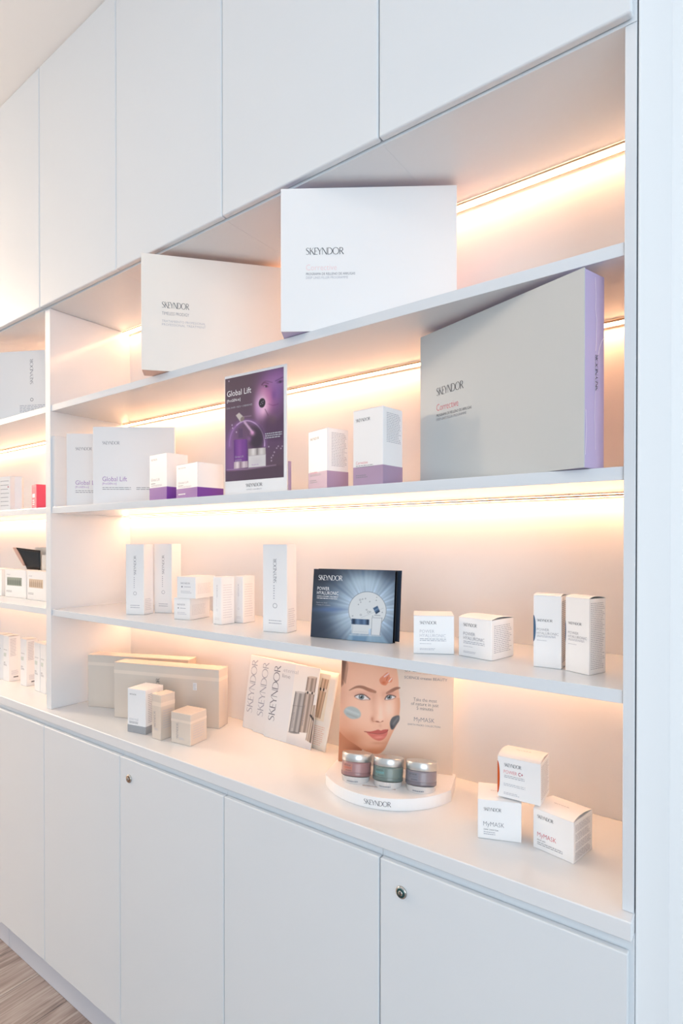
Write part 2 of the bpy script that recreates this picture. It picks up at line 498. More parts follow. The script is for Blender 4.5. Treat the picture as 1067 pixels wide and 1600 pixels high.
g3b = 'stacked small white cartons on the lower shelf'
for nm, bc, an, w, d, h, z in (('small white carton at the bottom of the pair stacked on the lower shelf', (-1.1587, .1067), 9.5, .0602, .086, .0619, S3T),
                               ('small white carton on top of the pair stacked on the lower shelf', (-1.1345, .1075), 11, .0680, .088, .0620, S3T + .0624)):
    t = carton('small_carton', nm, 'carton', bc, an, w, d, h, z, group=g3b); F = front()
    logo(t, F, w * .2, h * .66, w * .5, h * .075, INKG)
    patch(t, 'drop_emblem', F, ellipse(w * .28, h * .53, w * .035, w * .035, 12), INKG)
    lines(t, F, w * .4, h * .5, w * .75, h * .56, 1, INKL, 1); lines(t, F, w * .22, h * .22, w * .82, h * .36, 2, INKL, 2, fill=.25)
    lines(t, right(w), .008, h * .2, .07, h * .7, 8, INKVL, 4, fill=.3)
g3c = 'slim white cartons on the lower shelf'
for nm, bc, an in (('slim white carton in front, right of the two stacked cartons', (-1.0171, .0984), -1.5), ('slim white carton behind, second right of the stacked cartons', (-.9919, .1540), 1.0)):
    t = carton('slim_carton', nm, 'carton', bc, an, .0352, .046, .129, S3T, group=g3c)
    vertical_design(t, .0352, .129, INKL, INKVL); lines(t, right(.0352), .006, .015, .04, .11, 14, INKVL, 7, fill=.25)

def power_design(t, w, h, tall=False, ink=INK, inkm=INKG):
    F = front()
    if not tall:
        logo(t, F, w * .155, h * .775, w * .41, h * .08, ink)
        text(t, 'product_lettering', 'POWER', F, w * .155, h * .545, w * .36, h * .085, inkm, off=-.014)
        text(t, 'product_lettering', 'HYALURONIC', F, w * .155, h * .435, w * .64, h * .085, inkm, off=-.014)
        lines(t, F, w * .155, h * .325, w * .82, h * .41, 2, INKL, 1, fill=.42)
        lines(t, F, w * .155, h * .245, w * .5, h * .28, 1, INKL, 6, fill=.3)
        lines(t, F, w * .155, h * .09, w * .56, h * .15, 2, INKL, 8, fill=.35)
    else:
        logo(t, F, w * .13, h * .635, w * .56, h * .034, ink)
        text(t, 'product_lettering', 'POWER', F, w * .13, h * .505, w * .44, h * .036, inkm, off=-.014)
        text(t, 'product_lettering', 'HYALURONIC', F, w * .13, h * .455, w * .78, h * .036, inkm, off=-.014)
        lines(t, F, w * .13, h * .415, w * .82, h * .445, 2, INKL, 1, fill=.45)
        lines(t, F, w * .13, h * .365, w * .56, h * .38, 1, INKL, 6, fill=.4)

g3d = 'square white cartons with grey lettering on the lower shelf'
t = carton('cream_carton', 'square white carton with pale lettering right of the dark blue display', 'carton', (-.3388, .1016), 28.6, .0802, .0755, .0765, S3T, group=g3d)
power_design(t, .0802, .0765, inkm=INKL)
t = carton('cream_carton', 'square white carton with bowed lid, second right of the dark blue display', 'carton', (-.2550, .0849), -12, .0752, .0770, .0765, S3T, arch=.004, group=g3d)
power_design(t, .0752, .0765); lines(t, right(.0752), .008, .012, .07, .066, 15, INKL, 9, fill=.35)
g3e = 'upright cartons with a blue spot on the lower shelf'
t = carton('serum_carton', 'upright white carton with bowed lid and blue side spot', 'carton', (-.1299, .0904), 3, .0478, .046, .129, S3T, arch=.0025, group=g3e)
power_design(t, .0478, .129, True); lines(t, right(.0478), .004, .01, .042, .12, 32, INKL, 9, fill=.4)
patch(t, 'colour_spot', front(), [(0, .047)] + ellipse(0, .069, .0042, .024, 14, -90, 90), BLUESPOT)
t = carton('serum_carton', 'upright white carton with bowed lid and lines of print, nearest the right side panel', 'carton', (-.0797, .0714), -22, .0462, .046, .129, S3T, arch=.0035, group=g3e)
power_design(t, .0462, .129, True); lines(t, right(.0462), .004, .008, .043, .122, 36, INKL, 9, fill=.34)
patch(t, 'colour_spot', front(), [(0, .05)] + ellipse(0, .069, .0016, .02, 14, -90, 90), BLUESPOT)

# worktop pyramid of three square cartons
gX = 'pyramid of three square cartons on the worktop'
def side_print(t, w, d, h, m=INKL):
    for k in range(4):
        lines(t, right(w), d * .08, h * (.06 + .22 * k), d * .92, h * (.24 + .22 * k), 7, m, 20 + k, fill=.35)
t = carton('square_carton', 'square white carton with grey lettering, lower left of the three-carton pyramid', 'carton', (-.2018, .0975), 21.7, .0785, .0755, .0735, WT, arch=.002, group=gX)
F = front(); w, h = .0785, .0735
logo(t, F, w * .14, h * .72, w * .4, h * .085, INK); text(t, 'product_lettering', 'MyMASK', F, w * .13, h * .33, w * .48, h * .115, INKG, off=-.014)
text(t, 'fine_print', 'DARK CHARCOAL', F, w * .14, h * .225, w * .34, h * .032, INK); lines(t, F, w * .14, h * .1, w * .42, h * .2, 2, INKL, 3, fill=.35)
logo(t, topf(h + .0022), w * .3, .036, w * .3, .0028, INKG)
t = carton('square_carton', 'square white carton with pink lettering, lower right of the pyramid', 'carton', (-.1062, .0828), -11.5, .0756, .0731, .0720, WT, arch=.0055, group=gX)
w, h = .0756, .0725
logo(t, F, w * .11, h * .78, w * .4, h * .085, INK); text(t, 'product_lettering', 'MyMASK', F, w * .11, h * .32, w * .47, h * .115, INKR, off=-.014)
text(t, 'fine_print', 'FRUIT JAM', F, w * .11, h * .225, w * .2, h * .032, INK); lines(t, F, w * .11, h * .11, w * .77, h * .2, 2, INKG, 3, fill=.3)
side_print(t, w, .0731, h)
logo(t, topf(h + .0052), w * .3, .033, w * .38, .0026, INKG)
t = carton('square_carton', 'square white carton with orange edge spot, on top of the pyramid', 'carton', (-.1672, .0981), 3, .0790, .066, .0760, WT + .0775, arch=.0055, group=gX)
w, h = .079, .0765
logo(t, F, w * .16, h * .77, w * .4, h * .085, INK); text(t, 'product_lettering', 'POWER', F, w * .15, h * .6, w * .31, h * .085, INKR, off=-.014)
text(t, 'product_lettering', 'C+', F, w * .49, h * .6, w * .11, h * .085, INKM, off=.01)
lines(t, F, w * .16, h * .49, w * .66, h * .57, 2, INKL, 3, fill=.4); lines(t, F, w * .15, h * .29, w * .68, h * .37, 2, INKL, 4, fill=.25); lines(t, F, w * .15, h * .08, w * .52, h * .15, 2, INKL, 5, fill=.3)
patch(t, 'colour_spot', F, [(0, h * .08)] + ellipse(0, h * .48, w * .055, h * .40, 16, -90, 90), ORANGE)
lines(t, right(w), .006, .008, .06, .07, 16, INKL, 11, fill=.25)
logo(t, topf(h + .005), w * .32, .033, w * .36, .0026, INKG)

# middle shelf: purple and mauve banded cartons
gK = 'white cartons with mauve base on the middle shelf'
def corr_design(t, w, h, bh):
    F = front()
    logo(t, F, w * .1, h * .845, w * .48, h * .042, INK)
    text(t, 'product_lettering', 'Corrective', F, w * .1, h * .285, w * .4, h * .04, INKR, off=-.01)
    lines(t, F, w * .1, h * .235, w * .72, h * .275, 2, INKG, 3, fill=.4)
    lines(t, front(.0006), w * .1, bh * .4, w * .5, bh * .6, 2, INKG, 5, fill=.35)
t = carton('mauve_based_carton', 'smaller white carton with mauve base right of the purple poster', 'carton', (-.6037, .030), -17, .0727, .0580, .133, S2T, band=MAUVE, bandh=.040, group=gK)
corr_design(t, .0727, .133, .04); lines(t, right(.0727), .012, .05, .054, .125, 22, INKL, 6, fill=.35)
t = carton('mauve_based_carton', 'larger white carton with mauve base left of the big grey-white box', 'carton', (-.4521, .0153), -6, .0782, .0655, .156, S2T, band=MAUVE, bandh=.039, group=gK)
corr_design(t, .0782, .156, .039); lines(t, right(.0782), .012, .085, .06, .146, 18, INKL, 6, fill=.35)
gG = 'white cartons with purple base on the middle shelf'
def lift_small(t, w, h, bh):
    F = front()
    logo(t, F, w * .1, h * .87, w * .36, h * .04, INKG)
    text(t, 'product_lettering', 'Global Lift', F, w * .1, bh + (h - bh) * .2, w * .5, h * .06, INKG, off=-.01)
    lines(t, F, w * .1, bh + (h - bh) * .1, w * .35, bh + (h - bh) * .15, 1, INKG, 1); lines(t, F, w * .1, bh + (h - bh) * .03, w * .75, bh + (h - bh) * .09, 2, INKL, 1)
t = carton('purple_based_carton', 'upright white carton with purple base in front of the wide white box', 'carton', (-1.1565, .0272), -5.8, .0913, .0665, .130, S2T, band=PURPLE, bandh=.037, group=gG)
lift_small(t, .0913, .130, .037)
t = carton('purple_based_carton', 'low white carton with purple base just left of the purple poster', 'carton', (-1.0053, .008), -8.5, .1065, .078, .090, S2T, band=PURPLE, bandh=.026, group=gG)
lift_small(t, .1065, .09, .026); lines(t, front(.0006), .012, .008, .05, .014, 1, INKW, 3)

# wide white boxes standing left
def bc_from_bl(bl, ang, w): return (bl[0] + w * math.cos(math.radians(ang)), bl[1] + w * math.sin(math.radians(ang)))
gF = 'wide white boxes at the left of the middle shelf'
def lift_big(t, w, h):
    F = front()
    logo(t, F, w * .115, h * .775, w * .21, h * .04, INKG)
    text(t, 'product_lettering', 'Global Lift', F, w * .115, h * .305, w * .3, h * .06, INKP, off=-.012)
    text(t, 'product_lettering', '[ProGEN-in]', F, w * .115, h * .262, w * .17, h * .026, INKP, off=-.012)
    lines(t, F, w * .115, h * .19, w * .48, h * .235, 2, INKG, 4, fill=.3); lines(t, F, w * .53, h * .19, w * .9, h * .235, 2, INKG, 5, fill=.3)
t = carton('wide_box', 'wide white box with purple lettering at the front of the left group', 'box', bc_from_bl((-1.527, .0276), 37.3, .2546), 37.3, .2546, .012, .245, S2T, m=CARDM, group=gF, top=False)
lift_big(t, .2546, .245)
t = carton('wide_box', 'wide white box with purple lettering half hidden behind the front one', 'box', bc_from_bl((-1.702, .0354), 39, .2546), 39, .2546, .012, .245, S2T, m=CARDM, group=gF, top=False)
lift_big(t, .2546, .245)
t = carton('wide_box', 'plain white box standing flat against the divider on the middle shelf', 'box', bc_from_bl((-1.7225, .006), 90, .20), 90, .20, .0140, .235, S2T, m=CARDM, group=gF, top=False)

# big treatment boxes
gB = 'big flat treatment boxes on the upper shelves'
def big_corr(t, w, h, ink2):
    F = front()
    logo(t, F, w * .145, h * .535, w * .215, h * .048, INK)
    text(t, 'product_lettering', 'Corrective', F, w * .145, h * .425, w * .175, h * .042, ink2, off=-.012)
    text(t, 'product_lettering', 'PROGRAMA DE RELLENO DE ARRUGAS', F, w * .145, h * .392, w * .28, h * .017, INKG, off=-.002)
    text(t, 'product_lettering', 'DEEP LINES FILLER PROGRAMME', F, w * .145, h * .366, w * .24, h * .017, INKL, off=-.008)

def lidded(name, label, bl, ang, w, d, h, z0, lidm, sidem, group):
    a = math.radians(ang)
    t = thing(name, label, 'box', (bl[0], bl[1], z0 + .0004), ang, 0, group)
    box('lid', 0, w, 0, 0.0025, 0, h, lidm, t, bev=0.0008, seg=2)
    box('body', .0006, w - .0006, .0026, d, .0004, h - .0006, sidem, t, bev=0.0008, seg=1)
    return t
t = lidded('treatment_box', 'big white flat box with pale pink lettering leaning out over the top shelf', (-.682, -.0315), 34.2, .377, .057, .307, S1T, CARD, LILAC, gB)
big_corr(t, .377, .307, INKPALE)
t = lidded('treatment_box', 'big cream flat box left of the white one on the top shelf', (-1.1590, -.0500), 49, .375, .058, .307, S1T, CREAM, PEACH, gB)
F = front(); w, h = .375, .307
logo(t, F, w * .14, h * .545, w * .185, h * .052, INK)
text(t, 'product_lettering', 'TIMELESS PRODIGY', F, w * .14, h * .485, w * .185, h * .027, INKG, off=-.012)
text(t, 'product_lettering', 'TRATAMIENTO PROFESIONAL', F, w * .14, h * .422, w * .3, h * .02, INKL, off=-.012)
text(t, 'product_lettering', 'PROFESSIONAL TREATMENT', F, w * .14, h * .392, w * .3, h * .02, INKL, off=-.012)
a = math.radians(-18.7)
t = lidded('treatment_box', 'big grey-white box with lilac sides filling the right end of the middle shelf', (-.0690 - .366 * math.cos(a), -.0150 - .366 * math.sin(a)), -18.7, .366, .057, .308, S2T, CARDG, LILAC, gB)
F = front(); w, h = .366, .308
logo(t, F, w * .13, h * .575, w * .195, h * .05, INK)
text(t, 'product_lettering', 'Corrective', F, w * .13, h * .475, w * .16, h * .045, INKR, off=-.012)
text(t, 'product_lettering', 'PROGRAMA DE RELLENO DE ARRUGAS', F, w * .13, h * .438, w * .25, h * .017, INK, off=-.002)
text(t, 'product_lettering', 'DEEP LINES FILLER PROGRAMME', F, w * .13, h * .412, w * .215, h * .017, INKG, off=-.008)
logo(t, right(w), .0375, h * .40, h * .185, .0075, INK, rot=90)
# creased clear film along the lilac side
def ribbon(parent, name, face, pts, wd, m):
    v, f = strip(pts, [wd] * len(pts)); return pyd(name, [face(*p) for p in v], f, m, parent)
ribbon(t, 'film_crease', right(w, .0005), [(.029, .300), (.031, .275), (.030, .25), (.033, .235), (.032, .2), (.031, .185)], .0007, CELLO)
ribbon(t, 'film_crease', right(w, .0005), [(.0565, .212), (.048, .204), (.042, .193), (.038, .180)], .0009, CELLO)
ribbon(t, 'film_crease', right(w, .0005), [(.028, .17), (.030, .12), (.028, .08), (.031, .03)], .0006, CELLO)
ribbon(t, 'film_crease', right(w, .0005), [(.004, .09), (.006, .06), (.003, .02)], .0007, CELLO)

# pearl beige boxes on the worktop
gT = 'long pearl beige boxes on the worktop'
def pearl(label, bl, ang):
    w, d, h = .376, .053, .1755
    t = carton('pearl_box', label, 'box', bc_from_bl(bl, ang, w), ang, w, d, h, WT, m=BEIGE, group=gT, topm=BEIGE2)
    e = .00015
    box('pale_band', -e, w + e, -e, d + e, h * .80, h * .86, BEIGE2, t)
    F = front()
    logo(t, F, w * .45, h * .27, h * .5, w * .034, INK, rot=90)
    patch(t, 'sticker', F, [(w * .765, h * .62), (w * .80, h * .62), (w * .80, h * .745), (w * .765, h * .745)], CARD)
    lines(t, front(.0006), w * .768, h * .63, w * .797, h * .735, 4, INKL, 3)
    logo(t, right(w), d * .6, h * .3, h * .35, d * .1, INKL, rot=90)
    return t
pearl('long pearl beige box at the back left corner of the worktop', (-1.6753, .0928), 22)
pearl('long pearl beige box in front, with a small white sticker', (-1.4961, .0785), 18.5)
gU = 'three small cartons at the front left of the worktop'
t = carton('small_carton', 'white carton with grey base in front of the pearl boxes', 'carton', (-1.2705, .0374), 11.5, .0691, .0725, .128, WT, band=GREYB, bandh=.022, group=gU)
w, h = .0691, .128
logo(t, F, w * .12, h * .86, w * .36, h * .03, INK); text(t, 'product_lettering', 'eternal', F, w * .1, h * .28, w * .5, h * .07, INKL, off=-.014)
lines(t, F, w * .1, h * .205, w * .6, h * .26, 2, INKG, 1); lines(t, right(w), .01, .03, .06, .115, 16, INKL, 3, fill=.3)
t = carton('slim_carton', 'slim pearl beige carton between the white and the cube carton', 'carton', (-1.1954, .0342), 1.5, .0390, .049, .1268, WT, m=BEIGE, group=gU, topm=BEIGE2)
w, h = .039, .1268
box('pale_band', -.00015, w + .00015, -.00015, .04915, h * .74, h * .83, BEIGE2, t)
logo(t, F, w * .42, h * .26, h * .36, w * .22, INKG, rot=90); lines(t, F, w * .25, h * .2, w * .75, h * .25, 2, INKL, 2)
lines(t, right(w), .008, .03, .042, .085, 8, INKL, 3, fill=.25)
t = carton('cube_carton', 'cube-shaped pearl beige carton nearest the worktop front', 'carton', (-1.0923, .0548), 8, .0717, .0640, .0855, WT, m=BEIGE, group=gU, topm=BEIGE2)
w, h = .0717, .0855
box('pale_band', -.00015, w + .00015, -.00015, .06415, h * .70, h * .78, BEIGE2, t)
logo(t, F, w * .37, h * .16, h * .5, w * .1, INKG, rot=90); lines(t, F, w * .42, h * .14, w * .7, h * .22, 2, INKL, 2)
lines(t, right(w), .01, .015, .056, .055, 6, INKL, 3, fill=.25)

# ------------------------------------------------------------------ left bay contents
t = lidded('treatment_box', 'white box with sideways grey lettering on the top shelf of the left bay', (-2.265, -.032), 26.8, .375, .055, .262, S1T, CARDM, PEACH, gB)
F = front(); w, h = .375, .262
logo(t, F, w * .69, h * .52, h * .36, w * .034, INKG, rot=90)
n = 20; pts = ellipse(w * .675, h * .30, .0065, .0065, n)
pyd('drop_emblem', [F(*p) for p in pts] + [F(w * .675 + (p[0] - w * .675) * .7, h * .30 + (p[1] - h * .30) * .7) for p in pts], [(i, (i + 1) % n, n + (i + 1) % n, n + i) for i in range(n)], INKG, t)
lines(t, F, w * .54, h * .12, w * .84, h * .23, 5, INKL, 8, fill=.4)
t = carton('pink_carton', 'bright pink carton beside the divider in the left bay', 'carton', (-1.8665, .0156), -9, .052, .055, .085, S2T, m=PINK, topm=PINK2)
box('coral_side', .0518, .0523, .0004, .0546, .0004, .0838, PINK2, t)
patch(t, 'white_patch', F, [(.010, .040), (.036, .040), (.036, .053), (.010, .053)], CARD); lines(t, F, .010, .013, .036, .034, 3, CARD, 2, fill=.5)
lines(t, F, .010, .056, .036, .070, 2, INKR, 4, fill=.7)
gl = 'white cartons on the middle shelf of the left bay'
t = carton('upright_carton', 'white upright carton with small print at the left picture edge, middle shelf', 'carton', (-2.075, .020), 10, .085, .022, .127, S2T, m=CARDM, group=gl)
lines(t, F, .03, .012, .08, .118, 7, INKG, 4, fill=.12); patch(t, 'emblem', F, ellipse(.074, .088, .003, .003, 12), INKM)
t = carton('upright_carton', 'slim white upright carton left of the pink carton', 'carton', (-2.0660, .058), 60, .024, .05, .128, S2T, m=CARDM, group=gl)
gp = 'cartons with photo strips in the left bay'
for nm, BL, an, sm, vm, bm_ in (('white carton with a green photo strip of vials', (-2.3354, .1118), 3.4, STRIPE, VIAL, CARD),
                           ('white carton with a beige photo strip beside the divider', (-2.1497, .1136), -.5, STRIPE2, VIAL2, CARDM),
                           ('white carton cut by the left picture edge on the lower shelf', (-2.535, .112), 1, STRIPE, VIAL, CARD)):
    w, d, h = .1600, .048, .1115
    t = carton('ampoule_carton', nm, 'carton', bc_from_bl(BL, an, w), an, w, d, h, S3T, m=bm_, group=gp)
    patch(t, 'photo_strip', F, [(w * .1, h * .42), (w * .8, h * .42), (w * .8, h * .72), (w * .1, h * .72)], sm)
    for k in range(7):
        x = w * (.12 + .095 * k)
        patch(t, 'vial_picture', front(.0006), [(x, h * .45), (x + w * .06, h * .45), (x + w * .06, h * .6), (x + w * .04, h * .64), (x + w * .04, h * .68), (x + w * .02, h * .68), (x + w * .02, h * .64), (x, h * .6)], vm)
    logo(t, F, w * .08, h * .80, w * .17, h * .035, INKG); lines(t, F, w * .06, h * .17, w * .34, h * .25, 2, INKG, 3, fill=.4)
t = carton('open_carton', 'cream carton standing behind the photo-strip cartons beside the divider', 'carton', (-2.020, .225), 0, .30, .05, .201, S3T, m=CREAM)
t = carton('gold_carton', 'cream carton with a gold panel peeking out beside the divider', 'carton', (-1.99, .180), 2, .17, .030, .172, S3T, m=CREAM)
patch(t, 'gold_panel', F, [(.035, .02), (.16, .02), (.16, .142), (.035, .142)], GOLD); lines(t, F, .035, .150, .1, .158, 2, INKG, 3)
# black curved sheet standing in for the dark inside of the open carton
t = thing('dark_interior_sheet', 'black sheet standing in for the open carton interior behind the photo-strip cartons', 'leaflet', (-2.300, .204, S3T + .0005))
V, Fc = [], []
nu, nv = 14, 12
for j in range(nv + 1):
    v = j / nv
    for i in range(nu + 1):
        s = i / nu
        x = (1 - s) * (.012 - .078 * v ** 1.7) + s * .067
        y = -0.006 - .030 * (1 - s) * v * v + .006 * s
        V.append((x, y, v * (.200 - .012 * s)))
for j in range(nv):
    for i in range(nu):
        a = j * (nu + 1) + i; Fc.append((a, a + 1, a + nu + 2, a + nu + 1))
o = pyd('sheet', V, Fc, BLACK, t, True)
md = o.modifiers.new('thickness', 'SOLIDIFY'); md.thickness = 0.0006
V, Fc = [], []
for j in range(7):
    v = .62 + .38 * j / 6
    for i in range(4):
        s = i / 3
        x0 = .012 - .078 * v ** 1.7
        V.append((x0 - .034 * (1 - s) * (v - .62) / .38 * (1.25 - (v - .62) / .38), -.006 - .030 * v * v - .010 * (1 - s), v * .2))
for j in range(6):
    for i in range(3):
        a = j * 4 + i; Fc.append((a, a + 1, a + 5, a + 4))
o = pyd('peach_flap', V, Fc, PEACH, t, True); md = o.modifiers.new('thickness', 'SOLIDIFY'); md.thickness = 0.0006  # stands in for the lid flap of the open carton
gw = 'slim white cartons on the worktop of the left bay'
for nm, BC, an in (('slim white carton cut by the left picture edge on the worktop', (-2.3090, .0917), 18), ('slim white carton turned to show its printed side, left bay worktop', (-2.2465, .0861), 0),
                   ('slim white carton in the middle of the left bay row on the worktop', (-2.1117, .0919), 0), ('slim white carton second from the divider on the left bay worktop', (-1.9890, .0835), -4),
                   ('slim white carton next to the divider on the left bay worktop', (-1.9365, .0795), -5)):
    w, d, h = .0495, .044, .180
    t = carton('slim_carton', nm, 'carton', BC, an, w, d, h, WT, arch=.002, group=gw, m=CARDM)
    logo(t, F, w * .13, h * .68, w * .6, h * .022, INK)
    patch(t, 'pale_print', F, [(w * .13, h * .54), (w * .55, h * .54), (w * .6, h * .62), (w * .13, h * .62)], mat('pale_green_print', (206, 214, 208), .4))
    text(t, 'product_lettering', 'SPF', F, w * .13, h * .39, w * .3, h * .026, INK, off=0); lines(t, F, w * .13, h * .335, w * .7, h * .38, 2, INKG, 2, fill=.4)
    lines(t, right(w), .006, h * .55, .03, h * .95, 22, INKL, 4, fill=.35)
    lines(t, right(w), .018, h * .07, .038, h * .1, 1, INK, 9, fill=.9); lines(t, right(w), .01, h * .13, .038, h * .24, 5, INKL, 6, fill=.3)
# ------------------------------------------------------------------ printed artwork (flat print stored per vertex on a fine sheet)
def homography(src, dst):
    A = []
    for (x, y), (u, v) in zip(src, dst):
        A.append([x, y, 1, 0, 0, 0, -u * x, -u * y, -u]); A.append([0, 0, 0, x, y, 1, -v * x, -v * y, -v])
    _, _, vt = np.linalg.svd(np.array(A, float)); return vt[-1].reshape(3, 3)

class Art:
    """Drawing surface: artwork units X, Y (Y down) sampled on a grid over the sheet."""
    def __init__(s, w, h, nu, nv, quad, u0=0.0, v0=0.0):
        s.nu, s.nv = nu, nv
        us, vs = np.meshgrid(np.linspace(0, w, nu + 1), np.linspace(0, h, nv + 1))
        s.us, s.vs = us.ravel() + u0, vs.ravel() + v0
        H = homography([(0, 0), (quad[4], 0), (quad[4], quad[5]), (0, quad[5])], quad[:4])
        q = H @ np.stack([s.us, s.vs, np.ones_like(s.us)])
        s.X, s.Y = q[0] / q[2], q[1] / q[2]
        s.c = np.zeros((s.X.size, 3))
    def fill(s, c): s.c[:] = c
    def mix(s, m, c):
        m = np.clip(m, 0, 1)[:, None]; s.c = s.c * (1 - m) + np.array(c, float) * m
    def add(s, m, c): s.c = np.clip(s.c + np.clip(m, 0, None)[:, None] * np.array(c, float), 0, 255)
    def ell(s, cx, cy, rx, ry, rot=0, soft=0.1):
        a = math.radians(rot); dx, dy = s.X - cx, s.Y - cy
        x = dx * math.cos(a) + dy * math.sin(a); y = -dx * math.sin(a) + dy * math.cos(a)
        r = np.sqrt((x / rx) ** 2 + (y / ry) ** 2)
        return np.clip((1 + soft - r) / (2 * soft), 0, 1)
    def gauss(s, cx, cy, rx, ry, rot=0):
        a = math.radians(rot); dx, dy = s.X - cx, s.Y - cy
        x = dx * math.cos(a) + dy * math.sin(a); y = -dx * math.sin(a) + dy * math.cos(a)
        return np.exp(-((x / rx) ** 2 + (y / ry) ** 2))
    def sd(s, pts):
        P = np.array(pts, float); n = len(P); d = np.full(s.X.size, 1e9); ins = np.zeros(s.X.size, bool)
        for i in range(n):
            a, b = P[i], P[(i + 1) % n]; e = b - a
            wx, wy = s.X - a[0], s.Y - a[1]
            t = np.clip((wx * e[0] + wy * e[1]) / (e @ e + 1e-9), 0, 1)
            d = np.minimum(d, np.hypot(wx - e[0] * t, wy - e[1] * t))
            c = (a[1] > s.Y) != (b[1] > s.Y)
            with np.errstate(divide='ignore', invalid='ignore'):
                xi = (b[0] - a[0]) * (s.Y - a[1]) / (b[1] - a[1] + 1e-12) + a[0]
            ins ^= c & (s.X < xi)
        return np.where(ins, d, -d)
    def poly(s, pts, soft=3.0): return np.clip(0.5 + s.sd(pts) / (2 * soft), 0, 1)
    def line(s, pts, w, soft=2.0):
        d = np.full(s.X.size, 1e9)
        for a, b in zip(pts[:-1], pts[1:]):
            a, b = np.array(a, float), np.array(b, float); e = b - a
            wx, wy = s.X - a[0], s.Y - a[1]
            t = np.clip((wx * e[0] + wy * e[1]) / (e @ e + 1e-9), 0, 1)
            d = np.minimum(d, np.hypot(wx - e[0] * t, wy - e[1] * t))
        return np.clip(0.5 + (w / 2 - d) / (2 * soft), 0, 1)
    def sheet(s, parent, name, face, m, gain=1.0):
        c = np.clip(s.c / 255, 0, 1)
        c = np.where(c <= 0.04045, c / 12.92, ((c + 0.055) / 1.055) ** 2.4) * gain
        n = s.nu + 1
        V = [face(u, v) for u, v in zip(s.us, s.vs)]
        F = [(j * n + i, j * n + i + 1, (j + 1) * n + i + 1, (j + 1) * n + i) for j in range(s.nv) for i in range(s.nu)]
        o = pyd(name, V, F, m, parent)
        at = o.data.color_attributes.new('artwork', 'FLOAT_COLOR', 'POINT')
        at.data.foreach_set('color', np.concatenate([c, np.ones((len(c), 1))], 1).astype(np.float32).ravel())
        return o

def smooth_pts(pts, n=6, closed=True):
    P = [np.array(p, float) for p in pts]; out = []
    N = len(P)
    for i in range(N if closed else N - 1):
        p0, p1, p2, p3 = (P[(i - 1) % N], P[i], P[(i + 1) % N], P[(i + 2) % N]) if closed else (P[max(i - 1, 0)], P[i], P[i + 1], P[min(i + 2, N - 1)])
        for k in range(n):
            t = k / n
            out.append(tuple(0.5 * (2 * p1 + (p2 - p0) * t + (2 * p0 - 5 * p1 + 4 * p2 - p3) * t * t + (3 * p1 - p0 - 3 * p2 + p3) * t ** 3)))
    if not closed: out.append(tuple(P[-1]))
    return out

# ---- counter display: base, backing board with the printed face, three jars
bw, bh = .2735, .28
BQ = [(45.4, 878.2), (996.5, 997.7), (1012.2, -41.0), (80.9, -95.6), bw, bh]
A = Art(bw, bh, 250, 260, BQ)
X, Y = A.X, A.Y
A.fill((222, 206, 192))
A.mix(A.gauss(760, 330, 260, 300), (228, 214, 203)); A.mix(A.gauss(960, 900, 200, 300) * .5, (214, 190, 168))
A.mix(A.gauss(520, 700, 160, 260) * .5, (226, 208, 196))
# neck
neck = A.poly(smooth_pts([(20, 590), (130, 660), (245, 755), (238, 800), (225, 900), (20, 910)]), 5)
A.mix(neck, (192, 118, 82)); A.mix(neck * A.gauss(70, 820, 90, 130) * .6, (214, 150, 112)); A.mix(neck * A.gauss(215, 800, 60, 60) * .6, (150, 84, 56))
# head
headp = smooth_pts([(30, -150), (300, -160), (480, -60), (525, 80), (545, 190), (550, 290), (560, 390), (556, 470), (542, 555), (508, 620), (474, 690), (436, 770), (404, 806), (370, 818), (318, 812), (262, 790), (196, 744), (120, 690), (60, 632), (20, 560), (10, 200)], 8)
head = A.poly(headp, 4); sdh = A.sd(headp)
A.mix(head, (231, 178, 150))
A.mix(head * A.gauss(300, 420, 190, 260) * .75, (243, 200, 176))
A.mix(head * A.gauss(300, 160, 170, 110) * .7, (240, 192, 166))
A.mix(head * A.gauss(470, 440, 50, 90) * .8, (247, 214, 194))
A.mix(head * np.clip(1 - sdh / 55, 0, 1) * .45 * (Y > 350), (204, 134, 100))
A.mix(head * A.gauss(140, 690, 130, 90) * .75, (200, 128, 92)); A.mix(head * A.gauss(330, 790, 120, 34) * .7, (206, 134, 98))
A.mix(head * A.gauss(300, 740, 70, 40) * .4, (240, 190, 160)); A.mix(head * A.gauss(95, 580, 60, 110) * .5, (216, 150, 118))
A.mix(head * A.gauss(70, 300, 45, 200) * .45, (214, 152, 124))
# hair at the left
hair = A.poly(smooth_pts([(20, -150), (200, -160), (150, -40), (118, 40), (104, 110), (92, 190), (84, 240), (30, 240)]), 9)
A.mix(hair * .85, (128, 88, 68)); 
for k in range(16):
    A.mix(A.line([(76 + k * 3.4, 30 + k * 2), (90 + k * 2.4, 110), (82 + k * 1.6, 190 + 3 * k)], 2.2, 1.5) * .35, (98, 64, 50))
# brows
def brow(pts, ws, c):
    v = smooth_pts(pts, 8, False); n = len(v)
    m = np.zeros(A.X.size)
    for i in range(n - 1):
        w = np.interp(i / n, np.linspace(0, 1, len(ws)), ws); m = np.maximum(m, A.line([v[i], v[i + 1]], w, 4))
    A.mix(m * .85, c)
brow([(138, 288), (195, 262), (245, 262), (300, 284), (352, 302)], [6, 18, 25, 30, 18], (150, 98, 76))
brow([(452, 312), (490, 292), (525, 274), (556, 268)], [18, 27, 22, 8], (144, 94, 74))
